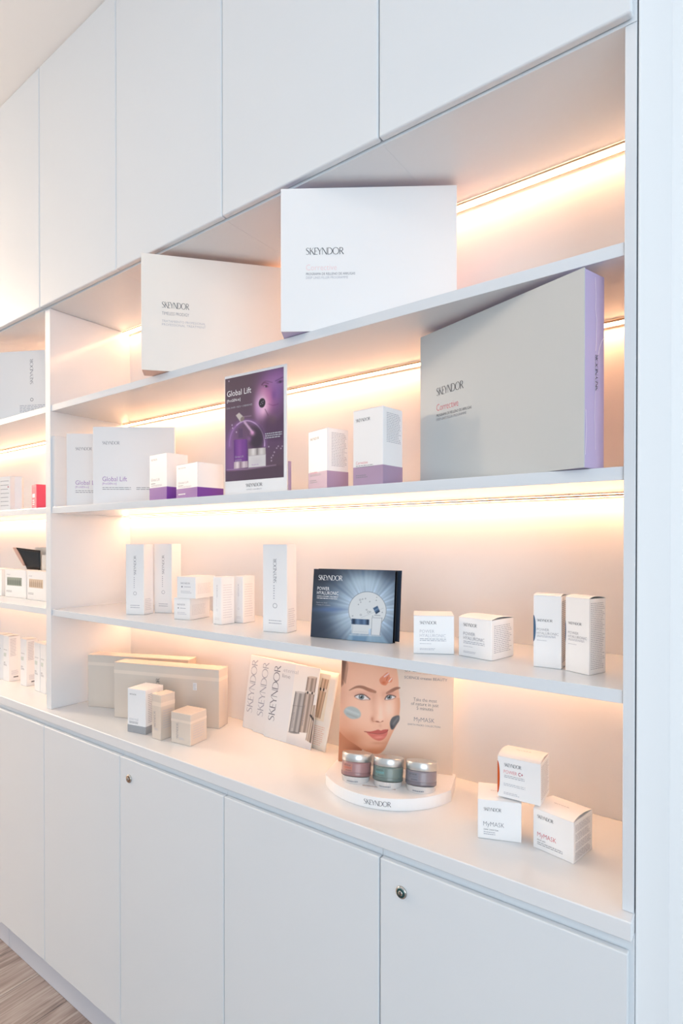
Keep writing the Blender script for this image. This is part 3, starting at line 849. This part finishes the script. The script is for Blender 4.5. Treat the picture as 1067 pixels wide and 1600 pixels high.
# eye sockets, lids
A.mix(A.gauss(255, 318, 80, 24) * .55, (206, 142, 124)); A.mix(A.gauss(480, 316, 55, 22) * .55, (204, 138, 120))
A.mix(A.gauss(340, 350, 30, 60) * .45, (208, 146, 120)); A.mix(A.gauss(420, 340, 22, 50) * .3, (208, 146, 120))
def eye(al, cx, cy, r):
    p = smooth_pts(al, 8); m = A.poly(p, 2.5)
    A.mix(np.clip(1 - np.abs(A.sd(p)) / 11, 0, 1) * .55, (150, 92, 82))
    A.mix(m, (226, 218, 216)); A.mix(m * A.ell(cx, cy, r, r, 0, .12), (104, 112, 116)); A.mix(m * A.ell(cx, cy, r * .78, r * .78, 0, .2) * .6, (138, 146, 148))
    A.mix(m * A.ell(cx, cy, r * .42, r * .42, 0, .2), (22, 20, 22)); A.mix(A.ell(cx - 5, cy - 7, 4, 4, 0, .3), (250, 250, 250))
    up = smooth_pts([q for q in al[:len(al) // 2 + 1]], 6, False)
    A.mix(A.line(up, 6.5, 2.2) * .85, (74, 48, 44))
eye([(184, 338), (208, 326), (240, 322), (272, 332), (308, 362), (280, 364), (240, 366), (206, 356)], 238, 343, 23)
eye([(436, 362), (448, 338), (472, 328), (500, 332), (522, 342), (502, 356), (474, 364), (452, 366)], 470, 344, 21)
# nose
A.mix(A.gauss(345, 470, 26, 90, -8) * .35, (214, 154, 126)); A.mix(A.gauss(330, 528, 18, 26) * .6, (196, 128, 100))
A.mix(A.gauss(398, 470, 22, 80) * .7, (250, 216, 196)); A.mix(A.gauss(395, 515, 30, 22) * .6, (250, 214, 192))
A.mix(A.line(smooth_pts([(326, 520), (332, 545), (350, 548), (372, 552), (395, 556), (418, 545)], 6, False), 6, 4) * .6, (184, 108, 84))
A.mix(A.ell(372, 549, 14, 5, 8, .5) * .8, (134, 66, 52)); A.mix(A.ell(413, 546, 8, 4, -15, .5) * .6, (150, 80, 62)); A.mix(A.gauss(395, 582, 14, 18) * .35, (206, 142, 114))
# mouth
ul = smooth_pts([(262, 630), (310, 632), (350, 624), (378, 616), (400, 624), (424, 616), (462, 616), (440, 640), (395, 652), (340, 648), (300, 640)], 6)
ll = smooth_pts([(282, 638), (330, 650), (390, 656), (440, 642), (458, 628), (448, 666), (420, 698), (385, 708), (345, 696), (308, 668)], 6)
A.mix(A.poly(ll, 3), (210, 116, 104)); A.mix(A.poly(ul, 3), (190, 92, 84)); A.mix(A.line(smooth_pts([(264, 632), (320, 645), (385, 653), (440, 640), (460, 620)], 6, False), 5, 2.5) * .8, (140, 56, 52))
A.mix(A.gauss(385, 680, 44, 11, -5) * .7, (236, 160, 146)); A.mix(A.gauss(380, 728, 55, 12) * .4, (196, 124, 96))
# mask smears
sm = A.poly(smooth_pts([(92, 462), (118, 430), (160, 424), (205, 442), (232, 478), (226, 512), (190, 526), (150, 524), (112, 500)]), 5)
A.mix(sm, (176, 182, 180)); A.mix(sm * A.line([(115, 450), (215, 490)], 14, 8) * .8, (200, 204, 202)); A.mix(sm * A.line([(120, 482), (200, 514)], 10, 7) * .8, (158, 156, 152))
sm = A.poly(smooth_pts([(476, 560), (492, 520), (520, 502), (553, 500), (553, 540), (530, 575), (505, 612), (484, 608)]), 4)
A.mix(sm, (98, 96, 98)); A.mix(sm * A.line([(498, 575), (540, 520)], 12, 8) * .8, (134, 132, 134)); A.mix(sm * A.gauss(490, 590, 14, 22) * .8, (66, 64, 68))
sm = A.poly(smooth_pts([(392, 190), (420, 165), (452, 140), (470, 150), (476, 178), (497, 185), (490, 218), (462, 226), (440, 248), (408, 240), (390, 215)]), 3)
A.mix(sm, (222, 140, 108)); A.mix(sm * A.line([(430, 175), (466, 148)], 10, 4) * .9, (238, 214, 222)); A.mix(sm * A.line([(468, 215), (490, 188)], 9, 3) * .9, (246, 232, 230)); A.mix(sm * A.gauss(425, 225, 18, 14) * .8, (206, 106, 66))
A.mix(sm * A.line([(455, 180), (448, 205)], 6, 3) * .7, (180, 90, 60))

bl = (-.6680, .1580); bang = 18.4
ca, sa = math.cos(math.radians(bang)), math.sin(math.radians(bang))
t = thing('counter_display', 'white counter display with printed face board and rounded jar tray', 'display', (bl[0], bl[1], WT + .0005), bang)
# base plan: u along the board, n toward the viewer (local -y)
plan = [(-.006, .008), (bw + .006, .008)]
for k in range(33):
    q = 1 - 2 * k / 32; xx = q * (bw / 2 + .006)
    plan.append((bw / 2 + xx, -(.077 + math.sqrt(.164 ** 2 - xx * xx) - (.164 - .082))))
SH = .025
bm = bmesh.new()
lo = [bm.verts.new((x, y, 0)) for x, y in plan]; hi = [bm.verts.new((x, y, SH)) for x, y in plan]
bm.faces.new(lo[::-1]); bm.faces.new(hi)
for i in range(len(plan)): bm.faces.new((lo[i], lo[(i + 1) % len(plan)], hi[(i + 1) % len(plan)], hi[i]))
bmesh.ops.recalc_face_normals(bm, faces=bm.faces)
base = bmobj('base', bm, CARD, t)
# rim lettering follows the curve
rim = plan[2:]
def rimface(x, y):
    # x measured from the middle of the rim, positive right
    pts = [Vector(p) for p in rim[::-1]]
    mid = None; acc = 0; L = [0]
    for a, b in zip(pts[:-1], pts[1:]): acc += (b - a).length; L.append(acc)
    s = acc / 2 + x
    for i in range(len(L) - 1):
        if L[i] <= s <= L[i + 1]:
            p = pts[i].lerp(pts[i + 1], (s - L[i]) / (L[i + 1] - L[i])); d = (pts[i + 1] - pts[i]).normalized(); n = Vector((d.y, -d.x))
            p = p + n * .0004; return (p.x, p.y, y)
    return (pts[-1].x, pts[-1].y, y)
logo(base, rimface, -.029, .0075, .058, .0105, INK)
# board: leans slightly
bdm = boxmesh(0, bw, 0, .004, 0, bh, .0006, 1); me = bpy.data.meshes.new('backing_board'); bdm.to_mesh(me); bdm.free()
bd = link('backing_board', me, CREAM, t); bd.location = (0, 0, SH + .0002); bd.rotation_euler = (-math.radians(7), 0, 0)
A.sheet(bd, 'printed_face', front(.0004), artwork_mat('face_board_print', .35), 1.13)
F = front(.0008)
logo(bd, F, bw * .578, bh * .805, bw * .36, bh * .058, INK)
lines(bd, F, bw * .575, bh * .792, bw * .95, bh * .795, 1, PEACH, 3, fill=1)
text(bd, 'slogan_lettering', 'SCIENCE creates BEAUTY', F, bw * .575, bh * .745, bw * .37, bh * .022, INKG, off=-.004)
text(bd, 'slogan_lettering', 'Take the most', F, bw * .66, bh * .565, bw * .20, bh * .028, INK, off=-.012)
text(bd, 'slogan_lettering', 'of nature in just', F, bw * .64, bh * .530, bw * .235, bh * .028, INK, off=-.012)
text(bd, 'slogan_lettering', '5 minutes', F, bw * .69, bh * .495, bw * .14, bh * .028, INK, off=-.012)
text(bd, 'product_lettering', 'MyMASK', F, bw * .668, bh * .40, bw * .175, bh * .034, INKG, off=-.012)
text(bd, 'product_lettering', 'EARTH MASKS COLLECTION', F, bw * .617, bh * .364, bw * .275, bh * .014, INKG, off=-.004)
# spatula groove and finger notch, flat pieces with recess shade in their colour
box('groove', .092, .166, -.1135, -.1105, SH + .0001, SH + .0006, mat('groove_shade', (196, 176, 168), .5), base)
pyd('finger_notch', [(.131 + .011 * math.cos(a), -.1128 + .009 * math.sin(a), SH + .0009) for a in np.linspace(0, math.pi, 14)], [tuple(range(14))], mat('notch_shade', (206, 196, 190), .5), base)
JARS = ((-.5764, .1009), (-.5047, .1202), (-.4354, .1433))
JT = math.radians(13.9); JR = .0334
for k, (jx, jy) in enumerate(JARS):
    # wedge seat under each jar, with a printed caption in front
    dx, dy = jx - bl[0], jy - bl[1]; lx, ly = dx * ca + dy * sa, -dx * sa + dy * ca
    V, n = [], 40
    for q in range(n):
        a = 2 * math.pi * q / n; xx, yy = JR * .93 * math.cos(a), JR * .93 * math.sin(a)
        V.append((lx + xx, ly + yy * math.cos(JT) , SH + .0001))
        V.append((lx + xx, ly + yy * math.cos(JT), SH + .0001 + (JR - yy) * math.sin(JT)))
    Fc = [(2 * q, 2 * ((q + 1) % n), 2 * ((q + 1) % n) + 1, 2 * q + 1) for q in range(n)] + [tuple(2 * q + 1 for q in range(n))]
    pyd('jar_seat', V, Fc, mat('seat_grey', (206, 202, 200), .45), base)
    lines(base, lambda x, y: (lx + JR * .94 * math.sin(x / JR), ly - JR * .94 * math.cos(x / JR) * math.cos(JT) - .0002, SH + y), -.014, .004, .014, .0075, 1, INKG, 3 + k, fill=.6, ragged=.05)
jc = [('rosy frosted jar with silver lid, leftmost on the display base', (166, 124, 124), (188, 132, 120), (205, 90, 60)),
      ('green-grey frosted jar with silver lid, middle of the display base', (114, 130, 126), (118, 142, 136), (110, 190, 205)),
      ('grey-mauve frosted jar with silver lid, rightmost on the display base', (136, 128, 136), (136, 134, 144), (120, 124, 136))]
def curved(R, phi0):
    return lambda x, y: (R * math.sin(x / R + phi0), -R * math.cos(x / R + phi0), y)
for k, (jx, jy) in enumerate(JARS):
    lab, c0, c1, ci_ = jc[k]
    j = thing('cream_jar', lab, 'jar', (jx, jy, WT + .0005 + SH + .0008 + JR * math.sin(JT)), 18.4, 13.9, 'three frosted jars on the counter display')
    fm = mat('frosted_glass_%d' % k, c0, .32, var=.03, coat=.25)
    lathe('glass_body', [(.029, 0), (.0325, .0014), (.0332, .005), (.0332, .026), (.0326, .0300), (.031, .0305)], fm, j, 48)
    lathe('glass_foot', [(.0333, .0012), (.0335, .004), (.0335, .0082), (.0333, .0090)], mat('frosted_foot_%d' % k, tuple(x * .9 for x in c0), .25, coat=.3), j, 48)
    lathe('lid', [(.0332, .0307), (.0336, .0312), (.0336, .0466), (.0328, .0478), (.031, .0482)], SILVER, j, 48)
    Fj = curved(.0334, math.radians(-9))
    m1 = mat('jar_label_%d' % k, c1, .3); V, Fc = [], []
    for a in range(13):
        x = -.021 + .026 * a / 12
        V += [Fj(x, .0105), Fj(x, .0265)]
    pyd('label', V, [(2 * a, 2 * a + 2, 2 * a + 3, 2 * a + 1) for a in range(12)], m1, j)
    Fj2 = curved(.0337, math.radians(-9))
    logo(j, Fj2, -.018, .0215, .019, .0028, INK)
    text(j, 'product_lettering', 'MyMASK', Fj2, -.018, .0162, .022, .0038, mat('jar_ink_%d' % k, ci_, .4), off=-.004)
    lines(j, Fj2, -.012, .0115, .004, .0135, 1, INK, 2, fill=.5, ragged=.05)

# ---- purple poster card on the middle shelf
pw, ph = .197, .297
PQ = [(82.0, 1563.7), (786.3, 1521.1), (785.3, 57.9), (80.1, 212.0), pw, ph]
t = thing('poster_card', 'purple poster card with white border showing a serum bottle and jar', 'poster', (-.9248, .028, S2T + .0004), 3.3)
box('card', 0, pw, 0, .0022, 0, ph, CARDM, t, bev=.0004, seg=1)
box('rear_card_edge', pw + .0005, pw + .0035, .004, .012, 0, .072, MAUVE, t)  # purple sliver standing in for a second card peeking out behind
u0, u1, v0, v1 = pw * .012, pw * .955, ph * .118, ph * .978
A = Art(u1 - u0, v1 - v0, 190, 250, PQ, u0, v0)
A.fill((96, 74, 88))
A.mix(A.gauss(160, 1150, 120, 330) * .85, (150, 100, 170)); A.mix(A.gauss(300, 1000, 240, 330) * .5, (122, 82, 134)); A.mix(A.gauss(650, 820, 200, 240) * .55, (98, 60, 120))
A.mix(A.gauss(620, 360, 150, 300) * .85, (140, 86, 160)); A.mix(A.gauss(560, 480, 90, 160, 20) * .75, (214, 120, 170)); A.mix(A.gauss(720, 190, 90, 110) * .6, (150, 96, 170))
# face in purple light
A.mix(A.gauss(640, 260, 120, 90) * .5, (180, 130, 186)); A.mix(A.gauss(520, 380, 60, 80) * .6, (222, 150, 190))
A.mix(A.line(smooth_pts([(505, 305), (530, 278), (575, 290)], 6, False), 10, 6) * .75, (92, 54, 80)); A.mix(A.ell(548, 318, 30, 13, 12, .4) * .8, (120, 74, 104)); A.mix(A.ell(552, 318, 12, 12, 0, .4) * .9, (52, 34, 54)); A.mix(A.ell(536, 322, 8, 6, 0, .5) * .6, (210, 190, 215))
A.mix(A.line(smooth_pts([(500, 300), (545, 262), (620, 275)], 6, False), 8, 6) * .6, (90, 54, 84))
A.mix(A.ell(712, 268, 36, 15, -14, .5) * .8, (92, 52, 96)); A.mix(A.line([(660, 258), (745, 215)], 10, 6) * .7, (82, 46, 90)); A.mix(A.ell(712, 268, 12, 12, 0, .5), (50, 30, 58))
A.mix(A.gauss(640, 420, 26, 60) * .55, (104, 66, 132)); A.mix(A.line(smooth_pts([(580, 520), (630, 535), (690, 520)], 6, False), 10, 7) * .75, (112, 52, 110)); A.mix(A.gauss(690, 380, 60, 120) * .4, (120, 96, 176))
A.mix(A.poly(smooth_pts([(545, 600), (600, 660), (680, 690), (760, 640), (770, 900), (560, 900)]), 25) * .75, (84, 56, 84))
A.mix(A.gauss(625, 690, 60, 60) * .4, (120, 96, 96))
# glow and dark oval
A.mix(A.gauss(520, 590, 60, 90, 20) * .9, (246, 190, 226)); A.mix(A.gauss(505, 505, 62, 92, 0) * .95, (250, 216, 238)); A.mix(A.gauss(455, 560, 36, 130, 0) * .5, (222, 170, 232))
A.mix(A.ell(506, 508, 37, 54, 8, .1), (40, 32, 44))
for p in ((490, 525), (500, 500), (518, 488), (512, 515)): A.mix(A.ell(p[0], p[1], 7, 4, -40, .5) * .8, (190, 180, 200))
A.mix(A.line([(540, 580), (575, 650)], 8, 5) * .7, (96, 50, 84))
# halo arc
arc = [(335 + 200 * math.cos(a), 985 - 275 * math.sin(a)) for a in np.linspace(-.05, math.pi + .05, 40)]
A.mix(A.line(arc, 34, 26) * .55, (166, 112, 196)); A.mix(A.line(arc[:28], 9, 6) * .9, (236, 208, 244)); A.mix(A.line(arc[26:], 9, 7) * .5, (190, 150, 216))
A.mix(A.ell(440, 900, 85, 130, 0, .25) * .7, (44, 32, 46))
# splash, dropper
A.mix(A.line([(310, 730), (395, 840)], 26, 8) * .85, (226, 190, 222)); A.mix(A.gauss(395, 850, 28, 30) * .9, (236, 170, 220)); A.mix(A.gauss(362, 915, 26, 36) * .6, (170, 110, 180))
A.mix(A.poly([(208, 650), (245, 618), (300, 670), (292, 712), (258, 722)], 4), (206, 196, 190)); A.mix(A.ell(282, 690, 20, 30, 30, .2), (140, 124, 120)); A.mix(A.line([(300, 665), (380, 655)], 8, 6) * .5, (214, 180, 214))
for p in ((165, 760), (172, 795), (215, 840), (130, 262)): A.mix(A.ell(p[0], p[1], 7, 9, 0, .4) * .8, (214, 196, 222))
# bottle
A.mix(A.poly([(238, 800), (285, 800), (288, 900), (236, 905)], 6) * .8, (92, 66, 104)); bot = A.poly([(186, 935), (200, 925), (325, 918), (338, 930), (342, 1168), (188, 1180)], 4)
A.mix(bot, (122, 62, 150)); A.mix(bot * A.gauss(250, 1050, 26, 160) * .5, (164, 100, 184)); A.mix(bot * np.clip((X_ := A.X) - 310, 0, 30) / 60, (70, 36, 96)); A.mix(bot * A.gauss(190, 1050, 14, 200) * .6, (84, 40, 110))
cap = A.poly([(188, 1180), (342, 1168), (344, 1240), (186, 1258)], 4); A.mix(cap, (196, 176, 186)); A.mix(cap * A.gauss(225, 1210, 18, 80), (240, 226, 230)); A.mix(cap * A.gauss(300, 1210, 14, 80) * .9, (230, 214, 222)); A.mix(cap * A.gauss(262, 1210, 12, 80) * .8, (140, 110, 130))
# jar
lid = A.poly([(350, 1030), (545, 1015), (548, 1092), (350, 1112)], 4); A.mix(lid, (190, 182, 180)); A.mix(lid * A.gauss(405, 1060, 24, 80), (236, 230, 228)); A.mix(lid * A.gauss(500, 1060, 28, 80) * .9, (228, 222, 220)); A.mix(lid * A.gauss(452, 1060, 12, 80) * .8, (132, 120, 122))
jar = A.poly([(350, 1112), (548, 1092), (548, 1225), (350, 1245)], 5); A.mix(jar, (226, 222, 222)); A.mix(jar * A.gauss(450, 1170, 80, 50) * .5, (206, 198, 204))
A.mix(A.line([(110, 1270), (330, 1262), (560, 1228), (660, 1215)], 8, 8) * .7, (214, 184, 214)); A.mix(A.poly([(90, 1280), (330, 1270), (660, 1220), (790, 1210), (790, 1420), (90, 1420)], 12) * .8, (84, 62, 80))
for p in ((612, 1165), (612, 1130), (630, 1105), (645, 1068), (672, 1022), (690, 1000), (720, 1025), (582, 1005), (735, 1000)): A.mix(A.ell(p[0], p[1], 8, 9, 0, .4) * .7, (206, 186, 206))
A.sheet(t, 'printed_picture', front(.0004), artwork_mat('poster_print', .3), .9)
F = front(.0008)
text(t, 'title_lettering', 'Global Lift', F, pw * .045, ph * .825, pw * .405, ph * .048, INKW, off=-.004)
text(t, 'title_lettering', '[ProGEN-in]', F, pw * .045, ph * .778, pw * .225, ph * .022, INKW, off=0)
text(t, 'title_lettering', 'OVAL SHAPE + NECK + CHEEKBONES', F, pw * .035, ph * .722, pw * .43, ph * .014, INKL, off=0)
lines(t, F, pw * .67, ph * .432, pw * .945, ph * .482, 3, INKL, 4, fill=.5)
logo(t, F, pw * .36, ph * .062, pw * .265, ph * .027, INK); text(t, 'slogan_lettering', 'SCIENCE creates BEAUTY', F, pw * .37, ph * .036, pw * .25, ph * .010, INKG)
text(t, 'bottle_lettering', 'Global Lift', F, pw * .178, ph * .308, pw * .145, ph * .016, INKL, off=-.01); text(t, 'jar_lettering', 'Global Lift', F, pw * .455, ph * .232, pw * .11, ph * .012, INKP, off=-.01)
lines(t, F, pw * .178, ph * .273, pw * .30, ph * .295, 2, INKL, 3, fill=.3)

# ---- dark blue display on the lower shelf
dw, dh = .2062, .1605
DQ = [(94.9, 785.0), (892.9, 854.9), (920.5, 140.7), (128.9, 120.7), dw, dh]
t = thing('blue_display', 'dark blue folded display card with a jar and bottle in a bubble', 'display', (-.702, .0935, S3T + .0006), 9.5, 6)
# front panel curves slightly backward near its right edge
def dface(e):
    def f(x, y):
        s = max(0, (x - dw * .8) / (dw * .2)); return (x, .004 * s * s - e, y)
    return f
V, Fc = [], []
n = 16
for i in range(n + 1):
    x = dw * i / n
    for z in (0, dh): V += [dface(0)(x, z), (dface(0)(x, z)[0], dface(0)(x, z)[1] + .0012, z)]
for i in range(n):
    a = 4 * i; b = a + 4
    Fc += [(a, b, b + 2, a + 2), (a + 1, a + 3, b + 3, b + 1), (a, a + 1, b + 1, b), (a + 2, b + 2, b + 3, a + 3)]
Fc += [(0, 2, 3, 1), (4 * n, 4 * n + 1, 4 * n + 3, 4 * n + 2)]
pyd('front_panel', V, Fc, NAVY, t)
box('middle_fold', .002, dw + .0035, .009, .0105, .001, dh - .001, BLACK, t)
box('back_panel', .002, dw + .0095, .0195, .0210, .0035, dh + .002, NAVY, t)
box('top_fold', .002, dw, .0060, .0195, dh - .0015, dh - .0002, BLACK, t)
box('spine', 0, .002, .0016, .0200, 0, dh - .001, BLACK, t)
A = Art(dw, dh, 250, 200, DQ)
A.fill((36, 40, 50))
R = np.hypot((A.X - 650) / 1.0, (A.Y - 520) / 1.0); TH = np.arctan2(A.Y - 520, A.X - 650)
A.mix(np.exp(-(R / 400) ** 2), (136, 170, 204)); A.mix(np.exp(-(R / 300) ** 2), (216, 230, 242))
rays = sum(np.sin(TH * k + ph_) for k, ph_ in ((9, 1), (17, 2.3), (31, .4), (47, 1.7))) / 4
A.add(np.clip(rays, 0, 1) * np.exp(-(R / 430) ** 2) * (R > 150), (38, 46, 54)); A.mix(np.clip(-rays, 0, 1) * np.exp(-((R - 380) / 220) ** 2) * .4, (64, 86, 120))
A.mix(A.gauss(300, 520, 160, 26) * .7, (96, 124, 178)); A.mix(A.gauss(150, 160, 240, 110) * .8, (44, 46, 58)); A.mix(A.gauss(150, 700, 200, 130) * .7, (50, 58, 76)); A.mix(A.gauss(880, 150, 130, 90) * .6, (44, 50, 66)); A.mix(A.gauss(900, 760, 80, 120) * .5, (120, 150, 180))
A.mix(A.gauss(620, 260, 180, 90) * .7, (206, 228, 242)); A.mix(A.gauss(430, 640, 120, 140) * .4, (206, 226, 240))
bub = A.ell(652, 528, 186, 182, 0, .02); A.mix(bub, (226, 231, 234)); A.mix(np.clip(1 - np.abs(np.hypot(A.X - 652, A.Y - 528) - 183) / 5, 0, 1) * .6 * (A.Y < 700), (70, 84, 100))
for p, r in (((582, 425), 8), ((606, 418), 5), ((634, 412), 5), ((588, 448), 4), ((676, 442), 4), ((740, 430), 4), ((645, 522), 6), ((588, 572), 8), ((508, 582), 5), ((662, 545), 10), ((682, 542), 6), ((745, 400), 3), ((798, 548), 4), ((565, 470), 4), ((705, 585), 4)):
    d = np.hypot(A.X - p[0], A.Y - p[1]); A.mix(np.clip(1 - np.abs(d - r) / 3, 0, 1) * .75, (92, 104, 116))
A.mix(A.line([(590, 600), (720, 545), (810, 505)], 3, 2) * .4, (120, 134, 150))
# jar
lid = A.poly([(498, 608), (672, 618), (670, 672), (497, 662)], 3); A.mix(lid, (72, 96, 130)); A.mix(lid * A.gauss(520, 640, 14, 60), (40, 52, 74)); A.mix(lid * A.gauss(560, 640, 18, 60) * .8, (120, 146, 178)); A.mix(lid * A.gauss(622, 640, 14, 60) * .8, (110, 138, 172)); A.mix(lid * A.gauss(655, 640, 10, 60), (44, 56, 78))
A.mix(A.poly([(497, 664), (668, 674), (664, 762), (500, 752)], 4), (222, 228, 232)); A.mix(A.line([(520, 735), (650, 742)], 5, 4) * .5, (170, 186, 200)); A.mix(A.line([(510, 670), (506, 745)], 6, 3) * .5, (150, 166, 182))
# bottle and tilted cap
A.mix(A.poly([(698, 596), (798, 600), (776, 774), (688, 766)], 3), (228, 232, 236)); A.mix(A.line([(698, 598), (690, 764)], 4, 2) * .7, (110, 122, 136)); A.mix(A.line([(796, 602), (774, 772)], 4, 2) * .7, (70, 80, 94)); A.mix(A.line([(700, 598), (796, 604)], 4, 2) * .7, (110, 122, 136)); A.mix(A.line([(725, 575), (775, 578)], 8, 4) * .6, (120, 134, 148))
cp = A.poly([(708, 506), (752, 482), (776, 540), (738, 566)], 3); A.mix(cp, (70, 98, 134)); A.mix(cp * A.line([(725, 530), (760, 508)], 10, 5) * .8, (130, 162, 196)); A.mix(cp * A.line([(735, 555), (772, 533)], 8, 4), (36, 46, 64))
A.mix(A.poly([(470, 766), (800, 782), (860, 860), (440, 850)], 14) * .8, (150, 184, 210)); A.mix(A.line([(480, 766), (780, 780)], 6, 5) * .7, (236, 242, 246)); A.mix(A.poly([(510, 778), (650, 786), (640, 850), (500, 840)], 10) * .6, (104, 142, 178))
A.sheet(t, 'printed_picture', dface(.0004), artwork_mat('blue_display_print', .2), .85)
F = front(.0009)
logo(t, F, dw * .07, dh * .838, dw * .305, dh * .072, INKW)
text(t, 'product_lettering', 'POWER', F, dw * .062, dh * .69, dw * .155, dh * .05, INKW, off=-.006)
text(t, 'product_lettering', 'HYALURONIC', F, dw * .060, dh * .627, dw * .275, dh * .05, INKW, off=-.006)
text(t, 'product_lettering', 'HYDRO-DYNAMIC TREATMENT', F, dw * .06, dh * .592, dw * .275, dh * .018, INKW, off=.002)
text(t, 'product_lettering', '100% MAXIMUM HYDRATION', F, dw * .06, dh * .563, dw * .26, dh * .018, INKW, off=.002)
text(t, 'product_lettering', 'Hyaluronic Acid', F, dw * .055, dh * .50, dw * .14, dh * .017, INKL, off=-.004)
text(t, 'product_lettering', '+ Aquaporin activators', F, dw * .055, dh * .468, dw * .185, dh * .017, INKL, off=-.004)

# ---- booklets leaning against the back panel
gb = 'fanned booklets on the worktop'
lw_, lh_ = .180, .215
LQ = [(244.8, 830.0), (676.2, 961.8), (784.1, 208.0), (355.1, 129.4), .178, .215]
def tube(A, pts, c, hi, dk):
    m = A.poly(pts, 3); A.mix(m, c)
    (x0, y0), (x1, y1), (x2, y2), (x3, y3) = pts   # tl tr br bl
    ax, ay = x1 - x0, y1 - y0; L = math.hypot(ax, ay); ex, ey = ax / L, ay / L
    # coordinate across the tube, following its slant
    vx, vy = x3 - x0, y3 - y0
    den = ex * vy - ey * vx
    s = ((A.X - x0) * vy - (A.Y - y0) * vx) / den / L
    A.mix(m * np.exp(-((s - .3) / .13) ** 2) * .85, hi); A.mix(m * np.exp(-((s - .78) / .12) ** 2) * .6, hi); A.mix(m * np.clip((.12 - s) / .12, 0, 1) * .8, dk); A.mix(m * np.clip((s - .9) / .1, 0, 1) * .8, dk)
    A.mix(m * np.exp(-((s - .54) / .1) ** 2) * .35, dk)
    return m
for k, (lab, bl_, an, ln) in enumerate((('white booklet at the back left of the three fanned booklets', (-1.0978, .2523), -3, 9.6), ('white booklet in the middle of the three fanned booklets', (-1.0452, .2430), -3, 10.2), ('white booklet in front, with a picture of silver bottles', (-.9905, .2317), -2, 11.0))):
    t = thing('booklet', lab, 'booklet', (bl_[0], bl_[1], WT + .0006), an, ln, gb)
    box('cover', 0, lw_, 0, .0022, 0, lh_, CARDM, t, bev=.0004, seg=1)
    if k == 2:
        u0 = lw_ * .5
        A = Art(lw_ - u0, lh_ * .985, 130, 230, LQ, u0, .001)
        A.fill((244, 240, 236)); A.mix(np.clip((A.Y - 780 - (A.X - 470) * .35) / 90, 0, 1) * .6, (216, 214, 218))
        tube(A, [(555, 418), (648, 432), (578, 808), (484, 790)], (168, 163, 160), (206, 200, 196), (96, 92, 92)); A.mix(A.line([(528, 548), (622, 560)], 4, 2) * .6, (110, 106, 104))
        A.mix(A.ell(602, 428, 46, 9, 8, .2), (206, 200, 196)); A.mix(A.ell(530, 800, 47, 9, 8, .3) * .7, (110, 106, 106))
        tube(A, [(672, 285), (758, 292), (668, 804), (580, 796)], (172, 154, 142), (218, 202, 190), (104, 90, 82)); A.mix(A.line([(650, 420), (732, 440)], 20, 3), (226, 216, 206))
        for x_ in (668, 710): A.mix(A.ell(x_, 430 + (x_ - 668) * .12, 7, 12, 8, .3), (44, 34, 30))
        A.mix(A.ell(716, 289, 42, 9, 6, .2), (214, 198, 184))
        tube(A, [(706, 548), (745, 545), (690, 900), (640, 868)], (186, 168, 152), (228, 212, 196), (110, 94, 84)); A.mix(A.line([(690, 640), (728, 700)], 16, 4) * .9, (60, 50, 46))
        A.sheet(t, 'printed_picture', front(.0004), artwork_mat('booklet_print', .3))
        F = front(.0008)
        text(t, 'title_lettering', 'eternal', F, lw_ * .26, lh_ * .875, lw_ * .31, lh_ * .052, INKL, off=-.014)
        text(t, 'title_lettering', 'line', F, lw_ * .25, lh_ * .80, lw_ * .17, lh_ * .052, INKG, off=-.014)
        text(t, 'bottle_lettering', 'SKEYNDOR', F, lw_ * .605, lh_ * .20, lh_ * .2, lw_ * .03, INKG, rot=90); text(t, 'bottle_lettering', 'SKEYNDOR', F, lw_ * .80, lh_ * .26, lh_ * .26, lw_ * .03, INKG, rot=90)
    F = front(.0006)
    logo(t, F, lw_ * .19, lh_ * .22, lh_ * .72, lw_ * .135, INKL if k < 2 else INKG, rot=90)
# open page curving out on the right
t = thing('booklet', 'cream booklet page curling out right of the fanned booklets', 'booklet', (-.895, .248, WT + .0006), -3, 7.5, gb)
pgw, pgh = .128, .208
def page(e):
    def f(x, y):
        s = x / pgw; return (x + .018 * (y / pgh) * s, -e - .010 * s * s * (1 - y / pgh) + .002 * s, y)
    return f
nu, nv = 14, 10; V = []
for j in range(nv + 1):
    for i in range(nu + 1): V.append(page(0)(pgw * i / nu, pgh * j / nv))
o = pyd('page', V, [(j * (nu + 1) + i, j * (nu + 1) + i + 1, (j + 1) * (nu + 1) + i + 1, (j + 1) * (nu + 1) + i) for j in range(nv) for i in range(nu)], CREAM, t, True)
md = o.modifiers.new('thickness', 'SOLIDIFY'); md.thickness = .0012; md.offset = -1
A = Art(pgw * .4, pgh * .6, 60, 120, [(0, 0), (100, 0), (100, 200), (0, 200), pgw * .4, pgh * .6], 0, 0)
A.Y = 200 - A.Y
A.fill((240, 226, 204)); tube(A, [(52, 20), (92, 22), (74, 190), (34, 188)], (196, 160, 132), (226, 196, 166), (130, 98, 76)); A.mix(A.line([(44, 66), (90, 70)], 12, 2), (232, 214, 196))
for x_ in (50, 70): A.mix(A.ell(x_, 67, 5, 7, 0, .3), (50, 36, 30))
A.us = A.us + pgw * .42; A.vs = A.vs + pgh * .36
A.sheet(t, 'printed_picture', page(.0006), artwork_mat('page_print', .35))
lines(t, page(.0008), pgw * .45, pgh * .05, pgw * .9, pgh * .3, 10, PEACH, 4, fill=.35)
